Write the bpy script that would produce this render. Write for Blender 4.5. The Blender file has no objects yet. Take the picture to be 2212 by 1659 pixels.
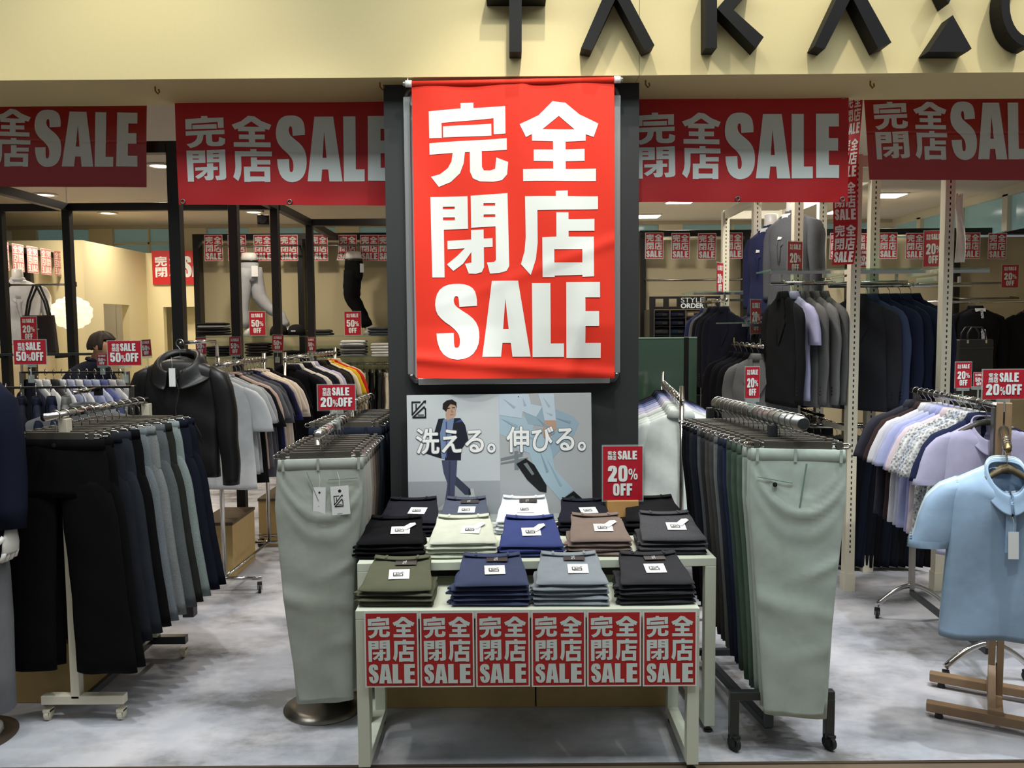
import bpy, bmesh, math, random
from mathutils import Vector, Matrix
from mathutils.geometry import tessellate_polygon
random.seed(7)
S = bpy.context.scene
COL = S.collection
PI = math.pi

# ------------------------------------------------------------------ camera
FPX, CAMH, TILT, ROLL = 1780.0, 1.70, math.radians(3.97), math.radians(0.46)
FWD = Vector((0, math.cos(TILT), -math.sin(TILT)))
_u0, _r0 = Vector((0, math.sin(TILT), math.cos(TILT))), Vector((1, 0, 0))
RGT = _r0 * math.cos(ROLL) - _u0 * math.sin(ROLL)
UPV = _r0 * math.sin(ROLL) + _u0 * math.cos(ROLL)
cam_data = bpy.data.cameras.new('camera')
cam_data.sensor_fit = 'HORIZONTAL'; cam_data.sensor_width = 36.0
cam_data.lens = FPX * 36.0 / 2212.0
cam_data.clip_start = 0.05
cam = bpy.data.objects.new('camera', cam_data); COL.objects.link(cam)
_m = Matrix((RGT, UPV, -FWD)).transposed().to_4x4()
_m.translation = Vector((0, 0, CAMH)); cam.matrix_world = _m
S.camera = cam

def W(px, py, Y):
    "world point seen at a photograph pixel, at distance Y from the camera"
    d = FWD + RGT * ((px - 1106.0) / FPX) - UPV * ((py - 829.5) / FPX)
    return Vector((0, 0, CAMH)) + d * (Y / d.y)
def WX(px, py, Y): return W(px, py, Y).x
def WZ(px, py, Y): return W(px, py, Y).z

# ------------------------------------------------------------------ exposure, world, lights
S.view_settings.view_transform = 'Standard'; S.view_settings.look = 'None'
S.view_settings.gamma = 1.0; S.view_settings.use_curve_mapping = False
S.view_settings.exposure = 0.0
wd = bpy.data.worlds.new('mall_air'); S.world = wd; wd.use_nodes = True
wd.node_tree.nodes['Background'].inputs[0].default_value = (0.93, 0.97, 1.0, 1)
wd.node_tree.nodes['Background'].inputs[1].default_value = 0.16

def area(name, loc, size, power, col, aim=None, size_y=None, spread=None):
    L = bpy.data.lights.new(name, 'AREA'); L.energy = power; L.color = col
    L.shape = 'RECTANGLE' if size_y else 'SQUARE'; L.size = size
    if size_y: L.size_y = size_y
    if spread: L.spread = math.radians(spread)
    o = bpy.data.objects.new(name, L); COL.objects.link(o); o.location = loc
    if aim: o.rotation_euler = (Vector(aim) - Vector(loc)).to_track_quat('-Z', 'Y').to_euler()
    return o
def spot(name, loc, aim, power, col, angle=50, blend=0.6, rad=0.05):
    L = bpy.data.lights.new(name, 'SPOT'); L.energy = power; L.color = col
    L.spot_size = math.radians(angle); L.spot_blend = blend; L.shadow_soft_size = rad
    o = bpy.data.objects.new(name, L); COL.objects.link(o); o.location = loc
    o.rotation_euler = (Vector(aim) - Vector(loc)).to_track_quat('-Z', 'Y').to_euler()
    return o
COOL, NEUT, WARM = (0.92, 1.0, 0.99), (1.0, 0.95, 0.88), (1.0, 0.88, 0.72)
# mall corridor in front of the shop: long ceiling light troughs
area('mall_ceiling_light', (0.0, 1.9, 4.6), 9.0, 150, COOL, (0, 2.7, 0), 0.9)
# downlights over the shop front (sharp letter shadows on the fascia)
for i, x in enumerate((-3.4, -1.7, 0.2, 1.3, 2.7)):
    spot('front_downlight', (x, 3.05, 4.55), (x * 1.02, 3.75, 1.0), 88, (1.0, 0.94, 0.82), 78, 0.7, 0.035)
spot('banner_spot', (0.25, 2.3, 4.5), (0.0, 4.05, 1.95), 175, (1.0, 0.95, 0.84), 40, 0.7, 0.05)
spot('aisle_spot', (1.9, 2.6, 4.5), (2.0, 4.2, 0.0), 265, (0.93, 0.96, 1.0), 46, 0.8, 0.06)
spot('aisle_spot', (-1.0, 2.6, 4.5), (-1.05, 4.4, 0.0), 205, (0.95, 0.97, 1.0), 46, 0.8, 0.06)
spot('trouser_spot', (0.9, 1.4, 4.5), (1.15, 3.3, 0.9), 120, COOL, 34, 0.8, 0.06)
# the shop's own recessed ceiling lamps: (x, y, kind)
CEIL = 3.2
LAMPS = []
for px, py, kind in ((345, 350, 'r'), (233, 452, 'r'), (548, 452, 'r'), (615, 484, 'r'), (98, 411, 'r'),
                     (1920, 427, 's'), (1815, 462, 's'), (1400, 468, 's'), (1470, 436, 's'), (1390, 482, 'r')):
    v = py - 829.5
    Y = (CEIL - CAMH) / math.tan(math.atan(-v / FPX) - TILT)
    LAMPS.append((W(px, py, Y).x, Y, kind, True))
LAMPS += [(-3.0, 5.6, 'r', False), (-1.2, 5.9, 'r', False), (-1.0, 7.6, 'r', False), (1.3, 5.4, 's', False), (2.2, 6.6, 's', False),
          (3.6, 5.8, 's', False), (3.6, 8.4, 's', False), (1.2, 8.3, 's', False), (-4.6, 10.3, 'r', False), (-5.4, 7.6, 'r', False), (-2.6, 8.6, 'r', False)]
for x, y, k, seen in LAMPS:
    area('shop_lamp', (x, y, CEIL - 0.03), 0.16 if k == 'r' else 0.3, 17 if k == 'r' else 22, WARM if k == 'r' else NEUT, (x, y, 0), None, 150)

# ------------------------------------------------------------------ materials
def lin(c):
    c = c / 255.0
    return c / 12.92 if c <= 0.04045 else ((c + 0.055) / 1.055) ** 2.4
def rgb(c): return (lin(c[0]), lin(c[1]), lin(c[2]), 1.0)
MATS = {}
def mat(name, c, rough=0.55, metal=0.0, bump=0.0, scale=40.0, var=0.0, spec=0.5, emit=0.0, alpha=None, trans=0.0, kind='noise', coat=0.0):
    if name in MATS: return MATS[name]
    m = bpy.data.materials.new(name); m.use_nodes = True; nt = m.node_tree
    b = nt.nodes['Principled BSDF']
    b.inputs['Base Color'].default_value = rgb(c); b.inputs['Roughness'].default_value = rough
    b.inputs['Metallic'].default_value = metal; b.inputs['Specular IOR Level'].default_value = spec
    if coat: b.inputs['Coat Weight'].default_value = coat; b.inputs['Coat Roughness'].default_value = 0.15
    if emit:
        b.inputs['Emission Color'].default_value = rgb(c); b.inputs['Emission Strength'].default_value = emit
    if trans: b.inputs['Transmission Weight'].default_value = trans
    if alpha is not None: b.inputs['Alpha'].default_value = alpha
    if bump or var:
        tc = nt.nodes.new('ShaderNodeTexCoord')
        if kind == 'weave':
            n = nt.nodes.new('ShaderNodeTexWave'); n.inputs['Scale'].default_value = scale; n.inputs['Distortion'].default_value = 3.0
            n.inputs['Detail'].default_value = 2
        elif kind == 'check':
            n = nt.nodes.new('ShaderNodeTexVoronoi'); n.inputs['Scale'].default_value = scale
        else:
            n = nt.nodes.new('ShaderNodeTexNoise'); n.inputs['Scale'].default_value = scale; n.inputs['Detail'].default_value = 3
        nt.links.new(tc.outputs['Object'], n.inputs['Vector'])
        out = n.outputs['Distance'] if kind == 'check' else n.outputs['Fac'] if 'Fac' in n.outputs else n.outputs[0]
        if var:
            mx = nt.nodes.new('ShaderNodeMix'); mx.data_type = 'RGBA'
            a = rgb([max(0, k * (1 - var)) for k in c]); d = rgb([min(255, k * (1 + var * 0.7)) for k in c])
            mx.inputs[6].default_value = a; mx.inputs[7].default_value = d
            nt.links.new(out, mx.inputs[0]); nt.links.new(mx.outputs[2], b.inputs['Base Color'])
        if bump:
            bp = nt.nodes.new('ShaderNodeBump'); bp.inputs['Strength'].default_value = bump; bp.inputs['Distance'].default_value = 0.004
            nt.links.new(out, bp.inputs['Height']); nt.links.new(bp.outputs[0], b.inputs['Normal'])
    MATS[name] = m
    return m
def fabric(c, pattern=None):
    key = 'fabric_%d_%d_%d%s' % (c[0], c[1], c[2], pattern or '')
    if pattern == 'print':
        return mat(key, c, 0.9, bump=0.1, scale=75, var=0.75, spec=0.15, kind='check')
    if pattern == 'heather':
        return mat(key, c, 0.95, bump=0.25, scale=260, var=0.28, spec=0.1)
    return mat(key, c, 0.92, bump=0.18, scale=22, var=0.07, spec=0.12)
def glass(name, tint=(225, 240, 232), a=0.12, rough=0.03):
    if name in MATS: return MATS[name]
    m = bpy.data.materials.new(name); m.use_nodes = True; nt = m.node_tree
    b = nt.nodes['Principled BSDF']; out = nt.nodes['Material Output']
    b.inputs['Base Color'].default_value = rgb(tint); b.inputs['Roughness'].default_value = rough
    t = nt.nodes.new('ShaderNodeBsdfTransparent'); t.inputs[0].default_value = rgb((236, 246, 240))
    mx = nt.nodes.new('ShaderNodeMixShader'); mx.inputs[0].default_value = a
    nt.links.new(t.outputs[0], mx.inputs[1]); nt.links.new(b.outputs[0], mx.inputs[2]); nt.links.new(mx.outputs[0], out.inputs[0])
    MATS[name] = m
    return m
CHROME = mat('polished_chrome', (205, 203, 198), 0.16, 1.0)
STEEL = mat('brushed_steel', (150, 146, 138), 0.32, 1.0, bump=0.05, scale=300)
GUN = mat('gunmetal_tube', (74, 78, 80), 0.35, 0.7)
BLACKM = mat('black_lacquer', (22, 19, 18), 0.4)
TAUPE = mat('hanger_taupe', (74, 70, 62), 0.5)
DARKP = mat('dark_plastic', (34, 33, 32), 0.45)
CREAMP = mat('cream_powder_coat', (226, 219, 196), 0.4)
SLOT = mat('slot_shadow_black', (30, 28, 24), 0.8)
PAPERW = mat('white_paper', (240, 241, 240), 0.6)
RED = mat('poster_red', (196, 32, 38), 0.5)
REDC = mat('card_red', (176, 26, 44), 0.3, coat=0.4)
REDB = mat('vinyl_red', (190, 24, 30), 0.45)
REDV = mat('window_vinyl_red', (178, 30, 34), 0.22, coat=0.6)
LET = mat('print_white', (226, 234, 232), 0.55)
ORANGE = mat('cloth_vermilion', (232, 46, 20), 0.75, bump=0.06, scale=30)
CLOTHW = mat('cloth_white_print', (238, 242, 238), 0.75)
WHITEM = mat('mannequin_white', (235, 232, 226), 0.35)
ACRYL = glass('clear_acrylic', (235, 240, 240), 0.22, 0.08)
GLASSM = glass('shelf_glass', (150, 185, 170), 0.25, 0.04)
INK = mat('black_ink', (20, 20, 22), 0.5)
CARDB = mat('brown_board', (186, 158, 104), 0.8, bump=0.05, scale=20, var=0.06)
TABLEW = mat('table_white', (222, 228, 210), 0.4)
WOODT = mat('wood_taupe', (150, 122, 92), 0.5, bump=0.05, scale=9, var=0.12)
RUBBER = mat('black_rubber', (26, 26, 27), 0.6)
SKIN = mat('skin', (196, 150, 122), 0.55)

# ------------------------------------------------------------------ mesh helpers
class MB:
    def __init__(s): s.v = []; s.f = []; s.m = []
    def add(s, vs, fs, m=0):
        o = len(s.v); s.v += [tuple(p) for p in vs]
        for f in fs: s.f.append([i + o for i in f]); s.m.append(m)
        return s
    def box(s, c, d, m=0, rz=0.0):
        x, y, z = d[0] / 2, d[1] / 2, d[2] / 2; cs, sn = math.cos(rz), math.sin(rz)
        vs = []
        for k in (-z, z):
            for (a, b) in ((-x, -y), (x, -y), (x, y), (-x, y)):
                vs.append((c[0] + a * cs - b * sn, c[1] + a * sn + b * cs, c[2] + k))
        return s.add(vs, [(3, 2, 1, 0), (4, 5, 6, 7), (0, 1, 5, 4), (1, 2, 6, 5), (2, 3, 7, 6), (3, 0, 4, 7)], m)
    def span(s, a, b, m=0):
        return s.box([(a[i] + b[i]) / 2 for i in range(3)], [abs(b[i] - a[i]) for i in range(3)], m)
    def bar(s, a, b, w, h, m=0, up=(0, 0, 1)):
        a, b = Vector(a), Vector(b); d = (b - a).normalized(); u = Vector(up)
        if abs(d.dot(u)) > 0.95: u = Vector((0, 1, 0))
        r = d.cross(u).normalized() * (w / 2); u = r.cross(d).normalized() * (h / 2)
        vs = [a - r - u, a + r - u, a + r + u, a - r + u, b - r - u, b + r - u, b + r + u, b - r + u]
        return s.add(vs, [(0, 1, 2, 3), (7, 6, 5, 4), (1, 0, 4, 5), (2, 1, 5, 6), (3, 2, 6, 7), (0, 3, 7, 4)], m)
    def tube(s, pts, r, n=8, m=0, closed=False):
        pts = [Vector(p) for p in pts]; N = len(pts); rings = []
        rr = r if isinstance(r, (list, tuple)) else [r] * N
        prev = None
        for i, p in enumerate(pts):
            if closed: t = pts[(i + 1) % N] - pts[i - 1]
            else: t = pts[min(i + 1, N - 1)] - pts[max(i - 1, 0)]
            t.normalize()
            u = prev if prev is not None else Vector((0, 0, 1)) if abs(t.z) < 0.9 else Vector((0, 1, 0))
            a = (u - t * u.dot(t)).normalized(); prev = a; b = t.cross(a)
            rings.append([p + (a * math.cos(2 * PI * k / n) + b * math.sin(2 * PI * k / n)) * rr[i] for k in range(n)])
        vs = [q for g in rings for q in g]; fs = []
        for i in range(N if closed else N - 1):
            j = (i + 1) % N
            for k in range(n): fs.append((i * n + k, i * n + (k + 1) % n, j * n + (k + 1) % n, j * n + k))
        if not closed: fs += [tuple(reversed(range(n))), tuple(range((N - 1) * n, N * n))]
        return s.add(vs, fs, m)
    def loft(s, rings, m=0, cap=True):
        n = len(rings[0]); vs = [q for g in rings for q in g]; fs = []
        for i in range(len(rings) - 1):
            for k in range(n): fs.append((i * n + k, i * n + (k + 1) % n, (i + 1) * n + (k + 1) % n, (i + 1) * n + k))
        if cap: fs += [tuple(reversed(range(n))), tuple(range((len(rings) - 1) * n, len(rings) * n))]
        return s.add(vs, fs, m)
    def lathe(s, prof, c=(0, 0, 0), n=24, m=0):
        rings = [[(c[0] + r * math.cos(2 * PI * k / n), c[1] + r * math.sin(2 * PI * k / n), c[2] + z) for k in range(n)] for r, z in prof]
        return s.loft(rings, m)
    def grid(s, fn, nu, nv, m=0):
        vs = [fn(i / nu, j / nv) for j in range(nv + 1) for i in range(nu + 1)]
        return s.add(vs, [(j * (nu + 1) + i, j * (nu + 1) + i + 1, (j + 1) * (nu + 1) + i + 1, (j + 1) * (nu + 1) + i) for j in range(nv) for i in range(nu)], m)
    def poly(s, loops, fn, m=0):
        "filled outline with holes; loops of 2-D points, fn maps a point to space"
        flat = [p for l in loops for p in l]
        tri = tessellate_polygon([[Vector((p[0], p[1], 0)) for p in l] for l in loops])
        out = []
        for t in tri:
            a, b, c = (flat[i] for i in t)
            out.append(t if (b[0] - a[0]) * (c[1] - a[1]) - (b[1] - a[1]) * (c[0] - a[0]) > 0 else (t[0], t[2], t[1]))
        return s.add([fn(*p) for p in flat], out, m)
    def prism(s, loop, depth, fn, m=0):
        "solid from an outline: fn(x, y, d) with d 0 (front) .. depth"
        n = len(loop)
        s.poly([loop], lambda x, y: fn(x, y, 0), m)
        s.poly([loop], lambda x, y: fn(x, y, depth), m)
        vs = [fn(x, y, 0) for x, y in loop] + [fn(x, y, depth) for x, y in loop]
        return s.add(vs, [(i, (i + 1) % n, n + (i + 1) % n, n + i) for i in range(n)], m)
    def xform(s, M):
        s.v = [tuple(M @ Vector(p)) for p in s.v]; return s
    def mesh(s, name, mats, smooth=False):
        me = bpy.data.meshes.new(name); me.from_pydata(s.v, [], s.f)
        for k in (mats if isinstance(mats, (list, tuple)) else [mats]): me.materials.append(k)
        me.polygons.foreach_set('material_index', s.m)
        if smooth: me.polygons.foreach_set('use_smooth', [True] * len(s.f))
        me.update(); return me
    def build(s, name, mats, parent=None, loc=(0, 0, 0), rz=0.0, smooth=False, bevel=0.0, solid=0.0, sub=0):
        o = bpy.data.objects.new(name, s.mesh(name, mats, smooth)); COL.objects.link(o)
        o.location = loc; o.rotation_euler = (0, 0, rz)
        if parent: o.parent = parent
        if solid:
            q = o.modifiers.new('solid', 'SOLIDIFY'); q.thickness = solid; q.offset = 0
        if sub:
            q = o.modifiers.new('sub', 'SUBSURF'); q.levels = sub; q.render_levels = sub
        if bevel:
            q = o.modifiers.new('bevel', 'BEVEL'); q.width = bevel; q.segments = 2; q.limit_method = 'ANGLE'
        return o
def tag(o, label, cat, group=None, kind=None):
    o['label'] = label; o['category'] = cat
    if group: o['group'] = group
    if kind: o['kind'] = kind
    return o
def struct(o): o['kind'] = 'structure'; return o
def empty(name, loc, label, cat, group=None, rz=0.0):
    o = bpy.data.objects.new(name, None); COL.objects.link(o); o.location = loc; o.rotation_euler = (0, 0, rz)
    o.empty_display_size = 0.1
    return tag(o, label, cat, group)
KIDS = {}
def proto(root, kids):
    "remember a prototype's parts: list of (object, list of sub-part objects)"
    KIDS[root.name] = kids; return root
USED = set()
def place(root, loc, rz=0.0, label='', cat='', group=None, mats=None, scale=(1, 1, 1), rx=0.0, ry=0.0):
    "first use moves the prototype, later uses copy it and each of its parts; mats: {object base name: material}"
    key = root.name
    if key in USED:
        r = root.copy(); COL.objects.link(r)
        new = []
        for k, subs in KIDS.get(key, []):
            c = k.copy(); COL.objects.link(c); c.parent = r; new.append(c)
            for q in subs:
                d = q.copy(); COL.objects.link(d); d.parent = c; new.append(d)
    else:
        r = root; USED.add(key); new = [k for k, _ in KIDS.get(key, [])] + [q for _, ss in KIDS.get(key, []) for q in ss]
    r.location = loc; r.rotation_euler = (rx, ry, rz); r.scale = scale
    for o in [r] + new:
        base = o.name.split('.')[0]
        mm = (mats or {}).get(base)
        if mm and o.type == 'MESH':
            o.material_slots[0].link = 'OBJECT'; o.material_slots[0].material = mm
    tag(r, label, cat, group)
    return r
ORD = ('first second third fourth fifth sixth seventh eighth ninth tenth eleventh twelfth thirteenth fourteenth fifteenth sixteenth '
       'seventeenth eighteenth nineteenth twentieth').split()
def ell(cx, cy, z, rx, ry, n=20, p=2.0, f=None):
    "super-ellipse ring at height z; f adds a ripple to the y side"
    out = []
    for k in range(n):
        t = 2 * PI * k / n; c, s_ = math.cos(t), math.sin(t)
        x = cx + rx * math.copysign(abs(c) ** (2 / p), c); y = cy + ry * math.copysign(abs(s_) ** (2 / p), s_)
        if f: y += f(x, z) * (1 if s_ < 0 else 0.6)
        out.append((x, y, z))
    return out
def lerp_table(tab, t):
    for (a, b) in zip(tab, tab[1:]):
        if t <= b[0]:
            k = (t - a[0]) / (b[0] - a[0]) if b[0] > a[0] else 0
            k = max(0, min(1, k))
            return [a[i] + (b[i] - a[i]) * k for i in range(1, len(a))]
    return list(tab[-1][1:])
# ------------------------------------------------------------------ lettering: outlines in a unit box (x right, y down)
def _n(x0, y0, x1, y1, polys):
    return [[[((x - x0) / (x1 - x0), (y - y0) / (y1 - y0)) for x, y in l] for l in p] for p in polys]
def _smooth(pts, corner=()):
    out = []; N = len(pts)
    for i in range(N):
        p, q, r = pts[i - 1], pts[i], pts[(i + 1) % N]
        if i in corner: out.append(q)
        else:
            out.append((q[0] * .75 + p[0] * .25, q[1] * .75 + p[1] * .25)); out.append((q[0] * .75 + r[0] * .25, q[1] * .75 + r[1] * .25))
    return out
def _oval(cx, cy, rx, ry, n=20, p=2.6):
    return [(cx + rx * math.copysign(abs(math.cos(t)) ** (2 / p), math.cos(t)), cy + ry * math.copysign(abs(math.sin(t)) ** (2 / p), math.sin(t)))
            for t in [2 * PI * k / n for k in range(n)]]
GL = {}
GL['kan'] = _n(232, 183, 638, 622, [
    [[(396, 185), (462, 183), (462, 216), (396, 218)]],
    [[(232, 226), (396, 213), (462, 211), (626, 205), (626, 347), (565, 349), (565, 266), (297, 288), (297, 366), (232, 366)]],
    [[(304, 306), (553, 294), (553, 356), (304, 364)]],
    [[(232, 392), (632, 371), (632, 432), (502, 436), (502, 520), (512, 538), (545, 538), (570, 530), (577, 470), (638, 495), (632, 560),
      (605, 590), (560, 598), (490, 596), (455, 580), (440, 545), (440, 441), (415, 442), (408, 500), (388, 552), (340, 597), (277, 622), (237, 568),
      (285, 555), (325, 525), (345, 490), (352, 446), (232, 452)]]])
GL['zen'] = _n(670, 188, 1085, 598, [
    [[(845, 188), (912, 198), (985, 258), (1085, 306), (1060, 372), (1018, 358), (1018, 390), (912, 392), (912, 431), (1012, 430), (1012, 490), (912, 491),
      (912, 530), (1072, 530), (1072, 592), (686, 588), (686, 528), (846, 528), (846, 490), (743, 488), (743, 430), (846, 431), (846, 389),
      (735, 386), (735, 352), (703, 367), (670, 303), (770, 258)], [(877, 262), (960, 332), (790, 328)]]])
GL['hei'] = _n(240, 624, 635, 1058, [
    [[(240, 640), (428, 638), (428, 805), (305, 808), (305, 1056), (243, 1056)], [(302, 690), (362, 690), (362, 703), (302, 703)], [(302, 745), (362, 745), (362, 760), (302, 760)]],
    [[(444, 636), (630, 624), (635, 1000), (622, 1025), (585, 1036), (537, 1038), (522, 980), (560, 978), (568, 968), (568, 795), (444, 800)],
     [(508, 675), (567, 675), (567, 688), (508, 688)], [(508, 733), (567, 733), (567, 747), (508, 747)]],
    [[(322, 866), (443, 860), (443, 812), (507, 810), (507, 857), (552, 855), (552, 900), (507, 902), (507, 1005), (495, 1030), (465, 1038), (428, 1036),
      (410, 985), (443, 980), (443, 925), (400, 985), (350, 1022), (318, 988), (370, 945), (410, 905), (322, 910)]]])
GL['ten'] = _n(670, 622, 1085, 1050, [
    [[(858, 624), (922, 622), (922, 650), (1083, 652), (1083, 715), (760, 718), (760, 880), (750, 960), (722, 1040), (670, 985), (690, 920), (697, 850), (695, 648), (858, 650)]],
    [[(860, 730), (925, 730), (925, 764), (1064, 762), (1064, 821), (925, 822), (925, 850), (1060, 850), (1060, 1048), (998, 1050), (998, 1040), (850, 1043), (850, 1050), (785, 1050),
      (785, 852), (860, 850)], [(848, 912), (998, 912), (998, 978), (848, 978)]]])
GL['S'] = _n(246, 1075, 472, 1468, [[_smooth([(460, 1190), (460, 1150), (448, 1105), (410, 1080), (355, 1075), (300, 1083), (262, 1115), (246, 1170), (252, 1225), (285, 1265), (335, 1300),
    (366, 1335), (373, 1370), (368, 1402), (352, 1408), (342, 1398), (340, 1330), (252, 1332), (255, 1375), (275, 1430), (320, 1462), (375, 1468), (432, 1448), (464, 1400),
    (472, 1340), (462, 1285), (430, 1245), (380, 1212), (350, 1190), (341, 1165), (346, 1143), (357, 1138), (367, 1146), (370, 1195)], (0, 16, 17, 33))]])
GL['A'] = _n(487, 1070, 732, 1455, [[[(487, 1455), (540, 1070), (672, 1070), (732, 1455), (640, 1455), (632, 1384), (590, 1384), (582, 1455)], [(607, 1160), (622, 1315), (594, 1315)]]])
GL['L'] = [[[(0, 0), (.58, 0), (.58, .815), (1, .815), (1, 1), (0, 1)]]]
GL['E'] = [[[(0, 0), (.98, 0), (.98, .2), (.55, .2), (.55, .38), (.95, .38), (.95, .575), (.55, .575), (.55, .8), (1, .8), (1, 1), (0, 1)]]]
GL['F'] = [[[(0, 0), (1, 0), (1, .2), (.56, .2), (.56, .39), (.95, .39), (.95, .585), (.56, .585), (.56, 1), (0, 1)]]]
GL['O'] = [[_oval(.5, .5, .5, .5, 28, 3.4), _oval(.5, .5, .105, .33, 16, 3.4)]]
GL['0'] = GL['O']
GL['2'] = [[_smooth([(0, .34), (0, .2), (.12, .05), (.48, 0), (.86, .06), (1, .24), (.97, .42), (.8, .6), (.58, .8), (.98, .8), (.98, 1), (0, 1), (0, .82), (.36, .54), (.53, .36), (.56, .24), (.5, .17), (.43, .22), (.42, .34)], (0, 9, 10, 11, 18))]]
GL['5'] = [[_smooth([(.05, 0), (.92, 0), (.92, .17), (.45, .17), (.44, .32), (.62, .29), (.9, .36), (1, .5), (1, .72), (.92, .92), (.5, 1), (.1, .93), (0, .76), (0, .64), (.43, .64), (.43, .78), (.5, .83), (.56, .77), (.57, .55), (.5, .46), (.43, .52), (.02, .52)], (0, 1, 2, 3, 13, 14, 21))]]
GL['%'] = [[_oval(.22, .28, .21, .27, 14), _oval(.22, .28, .07, .15, 10)], [_oval(.78, .72, .21, .27, 14), _oval(.78, .72, .07, .15, 10)], [[(.66, .02), (.77, .02), (.34, .98), (.23, .98)]]]
# the arrow emblem on the cards and on the photo print
def _strk(pts, w):
    out = []
    for (a, b) in zip(pts, pts[1:]):
        dx, dy = b[0] - a[0], b[1] - a[1]; l = math.hypot(dx, dy); ux, uy = dx / l * w / 2, dy / l * w / 2
        out.append([[(a[0] - ux - uy, a[1] - uy + ux), (a[0] - ux + uy, a[1] - uy - ux), (b[0] + ux + uy, b[1] + uy - ux), (b[0] + ux - uy, b[1] + uy + ux)]])
    return out
GL['emblem'] = (_strk([(.58, .1), (.05, .1), (.05, .8), (.88, .06)], .085) + [[[(1, 0), (.97, .2), (.8, .03)]]] + _strk([(.32, .52), (.32, .24)], .08)
                + _strk([(.1, .95), (.8, .42)], .085) + [[[(.93, .33), (.9, .5), (.76, .36)]]] + _strk([(.95, .48), (.95, .95), (.1, .95)], .085) + _strk([(.45, .82), (.82, .82)], .05))
SALE_W = [('S', 0, .215), ('A', .225, .5), ('L', .515, .72), ('E', .765, 1.0)]
def T_sale(x0, y0, x1, y1): return [(g, x0 + (x1 - x0) * a, y0, x0 + (x1 - x0) * b, y1) for g, a, b in SALE_W]
def T_kanji(x0, y0, x1, y1, gap=.03):
    mx, my = (x0 + x1) / 2, (y0 + y1) / 2; g = (x1 - x0) * gap
    return [('kan', x0, y0, mx - g, my - g * .5), ('zen', mx + g, y0, x1, my - g * .8), ('hei', x0, my + g * .3, mx - g, y1), ('ten', mx + g, my + g * .1, x1, y1)]
def T_off(x0, y0, x1, y1): 
    w = (x1 - x0)
    return [('O', x0, y0, x0 + w * .34, y1), ('F', x0 + w * .39, y0, x0 + w * .67, y1), ('F', x0 + w * .71, y0, x1, y1)]
def T_num(d, x0, y0, x1, y1):
    m = (x0 + x1) / 2; g = (x1 - x0) * .03
    return [(d, x0, y0, m - g, y1), ('0', m + g, y0, x1, y1)]
POSTER = T_kanji(.07, .065, .93, .66) + T_sale(.07, .69, .93, .945)
BIGB = T_kanji(.083, .063, .92, .652, .035) + [('S', .096, .672, .32, .935), ('A', .332, .664, .575, .925), ('L', .585, .672, .745, .927), ('E', .757, .67, .93, .93)]
WIDEB = T_kanji(.045, .17, .425, .785, .04) + [('S', .443, .165, .58, .79), ('A', .582, .18, .738, .778), ('L', .744, .18, .838, .778), ('E', .853, .178, .957, .773)]
def CARD_P(d): return T_kanji(.12, .085, .335, .25, .03) + T_sale(.37, .08, .86, .24) + T_num(d, .12, .35, .62, .655) + [('%', .64, .41, .88, .62)] + T_off(.25, .69, .74, .915)
def CARD_L(d): return T_kanji(.13, .11, .355, .44, .03) + T_sale(.385, .1, .85, .42) + T_num(d, .07, .48, .39, .87) + [('%', .405, .58, .535, .87)] + T_off(.545, .5, .93, .86)
def letter(mb, items, fn, m, step=.00012):
    "draw glyph items; fn(u, v, lift) maps unit poster space (v down) to a point; each outline sits a hair higher than the one before"
    k = 0
    for g, x0, y0, x1, y1 in items:
        for p in GL[g]:
            # flip y so that the filled faces look towards the reader
            loops = [[(x0 + (x1 - x0) * a, -(y0 + (y1 - y0) * b)) for a, b in l] for l in p]
            mb.poly(loops, lambda x, y, k=k: fn(x, -y, k * step), m); k += 1
    return mb

# ------------------------------------------------------------------ flat prints (face -Y, origin at top centre)
def print_mesh(w, h, items, edge=.025, thick=.0008, field=1, ink=2, mirror=False, mats=None, curl=0.0, name='sale_poster'):
    mb = MB()
    def P(u, v, d): 
        x = (u - .5) * w * (-1 if mirror else 1)
        y = -d - curl * max(0, v - .45) ** 2 * h * (1.6 - u)
        return (x, y, -v * h)
    nv = 10 if curl else 1
    for d, s_ in ((0.0, 1), (-thick, -1)):
        mb.grid(lambda i, j, d=d: P(i, (1 - j), d), 1 if not curl else 6, nv, 0)
    e = edge; eh = edge * w / h
    mb.grid(lambda i, j: P(e + (1 - 2 * e) * i, 1 - (eh + (1 - 2 * eh) * j), .0005), 1 if not curl else 6, nv, field)
    if curl:
        sub = MB(); letter(sub, items, lambda u, v, l: (u, v, .001 + l), ink)
        me = sub.mesh('tmp', [PAPERW]); bm = bmesh.new(); bm.from_mesh(me)
        for k in range(1, 14):
            bmesh.ops.bisect_plane(bm, geom=bm.verts[:] + bm.edges[:] + bm.faces[:], plane_co=(0, k / 14, 0), plane_no=(0, 1, 0))
        bm.verts.index_update()
        mb.add([P(q.co.x, q.co.y, q.co.z) for q in bm.verts], [[q.index for q in f.verts] for f in bm.faces], ink)
        bm.free(); bpy.data.meshes.remove(me)
    else:
        letter(mb, items, lambda u, v, l: P(u, v, .001 + l), ink)
    return mb.mesh(name, mats or [PAPERW, RED, LET])
def from_mesh(name, me, loc, rz=0.0, parent=None, rx=0.0):
    o = bpy.data.objects.new(name, me); COL.objects.link(o); o.location = loc; o.rotation_euler = (rx, 0, rz)
    if parent: o.parent = parent
    return o
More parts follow.
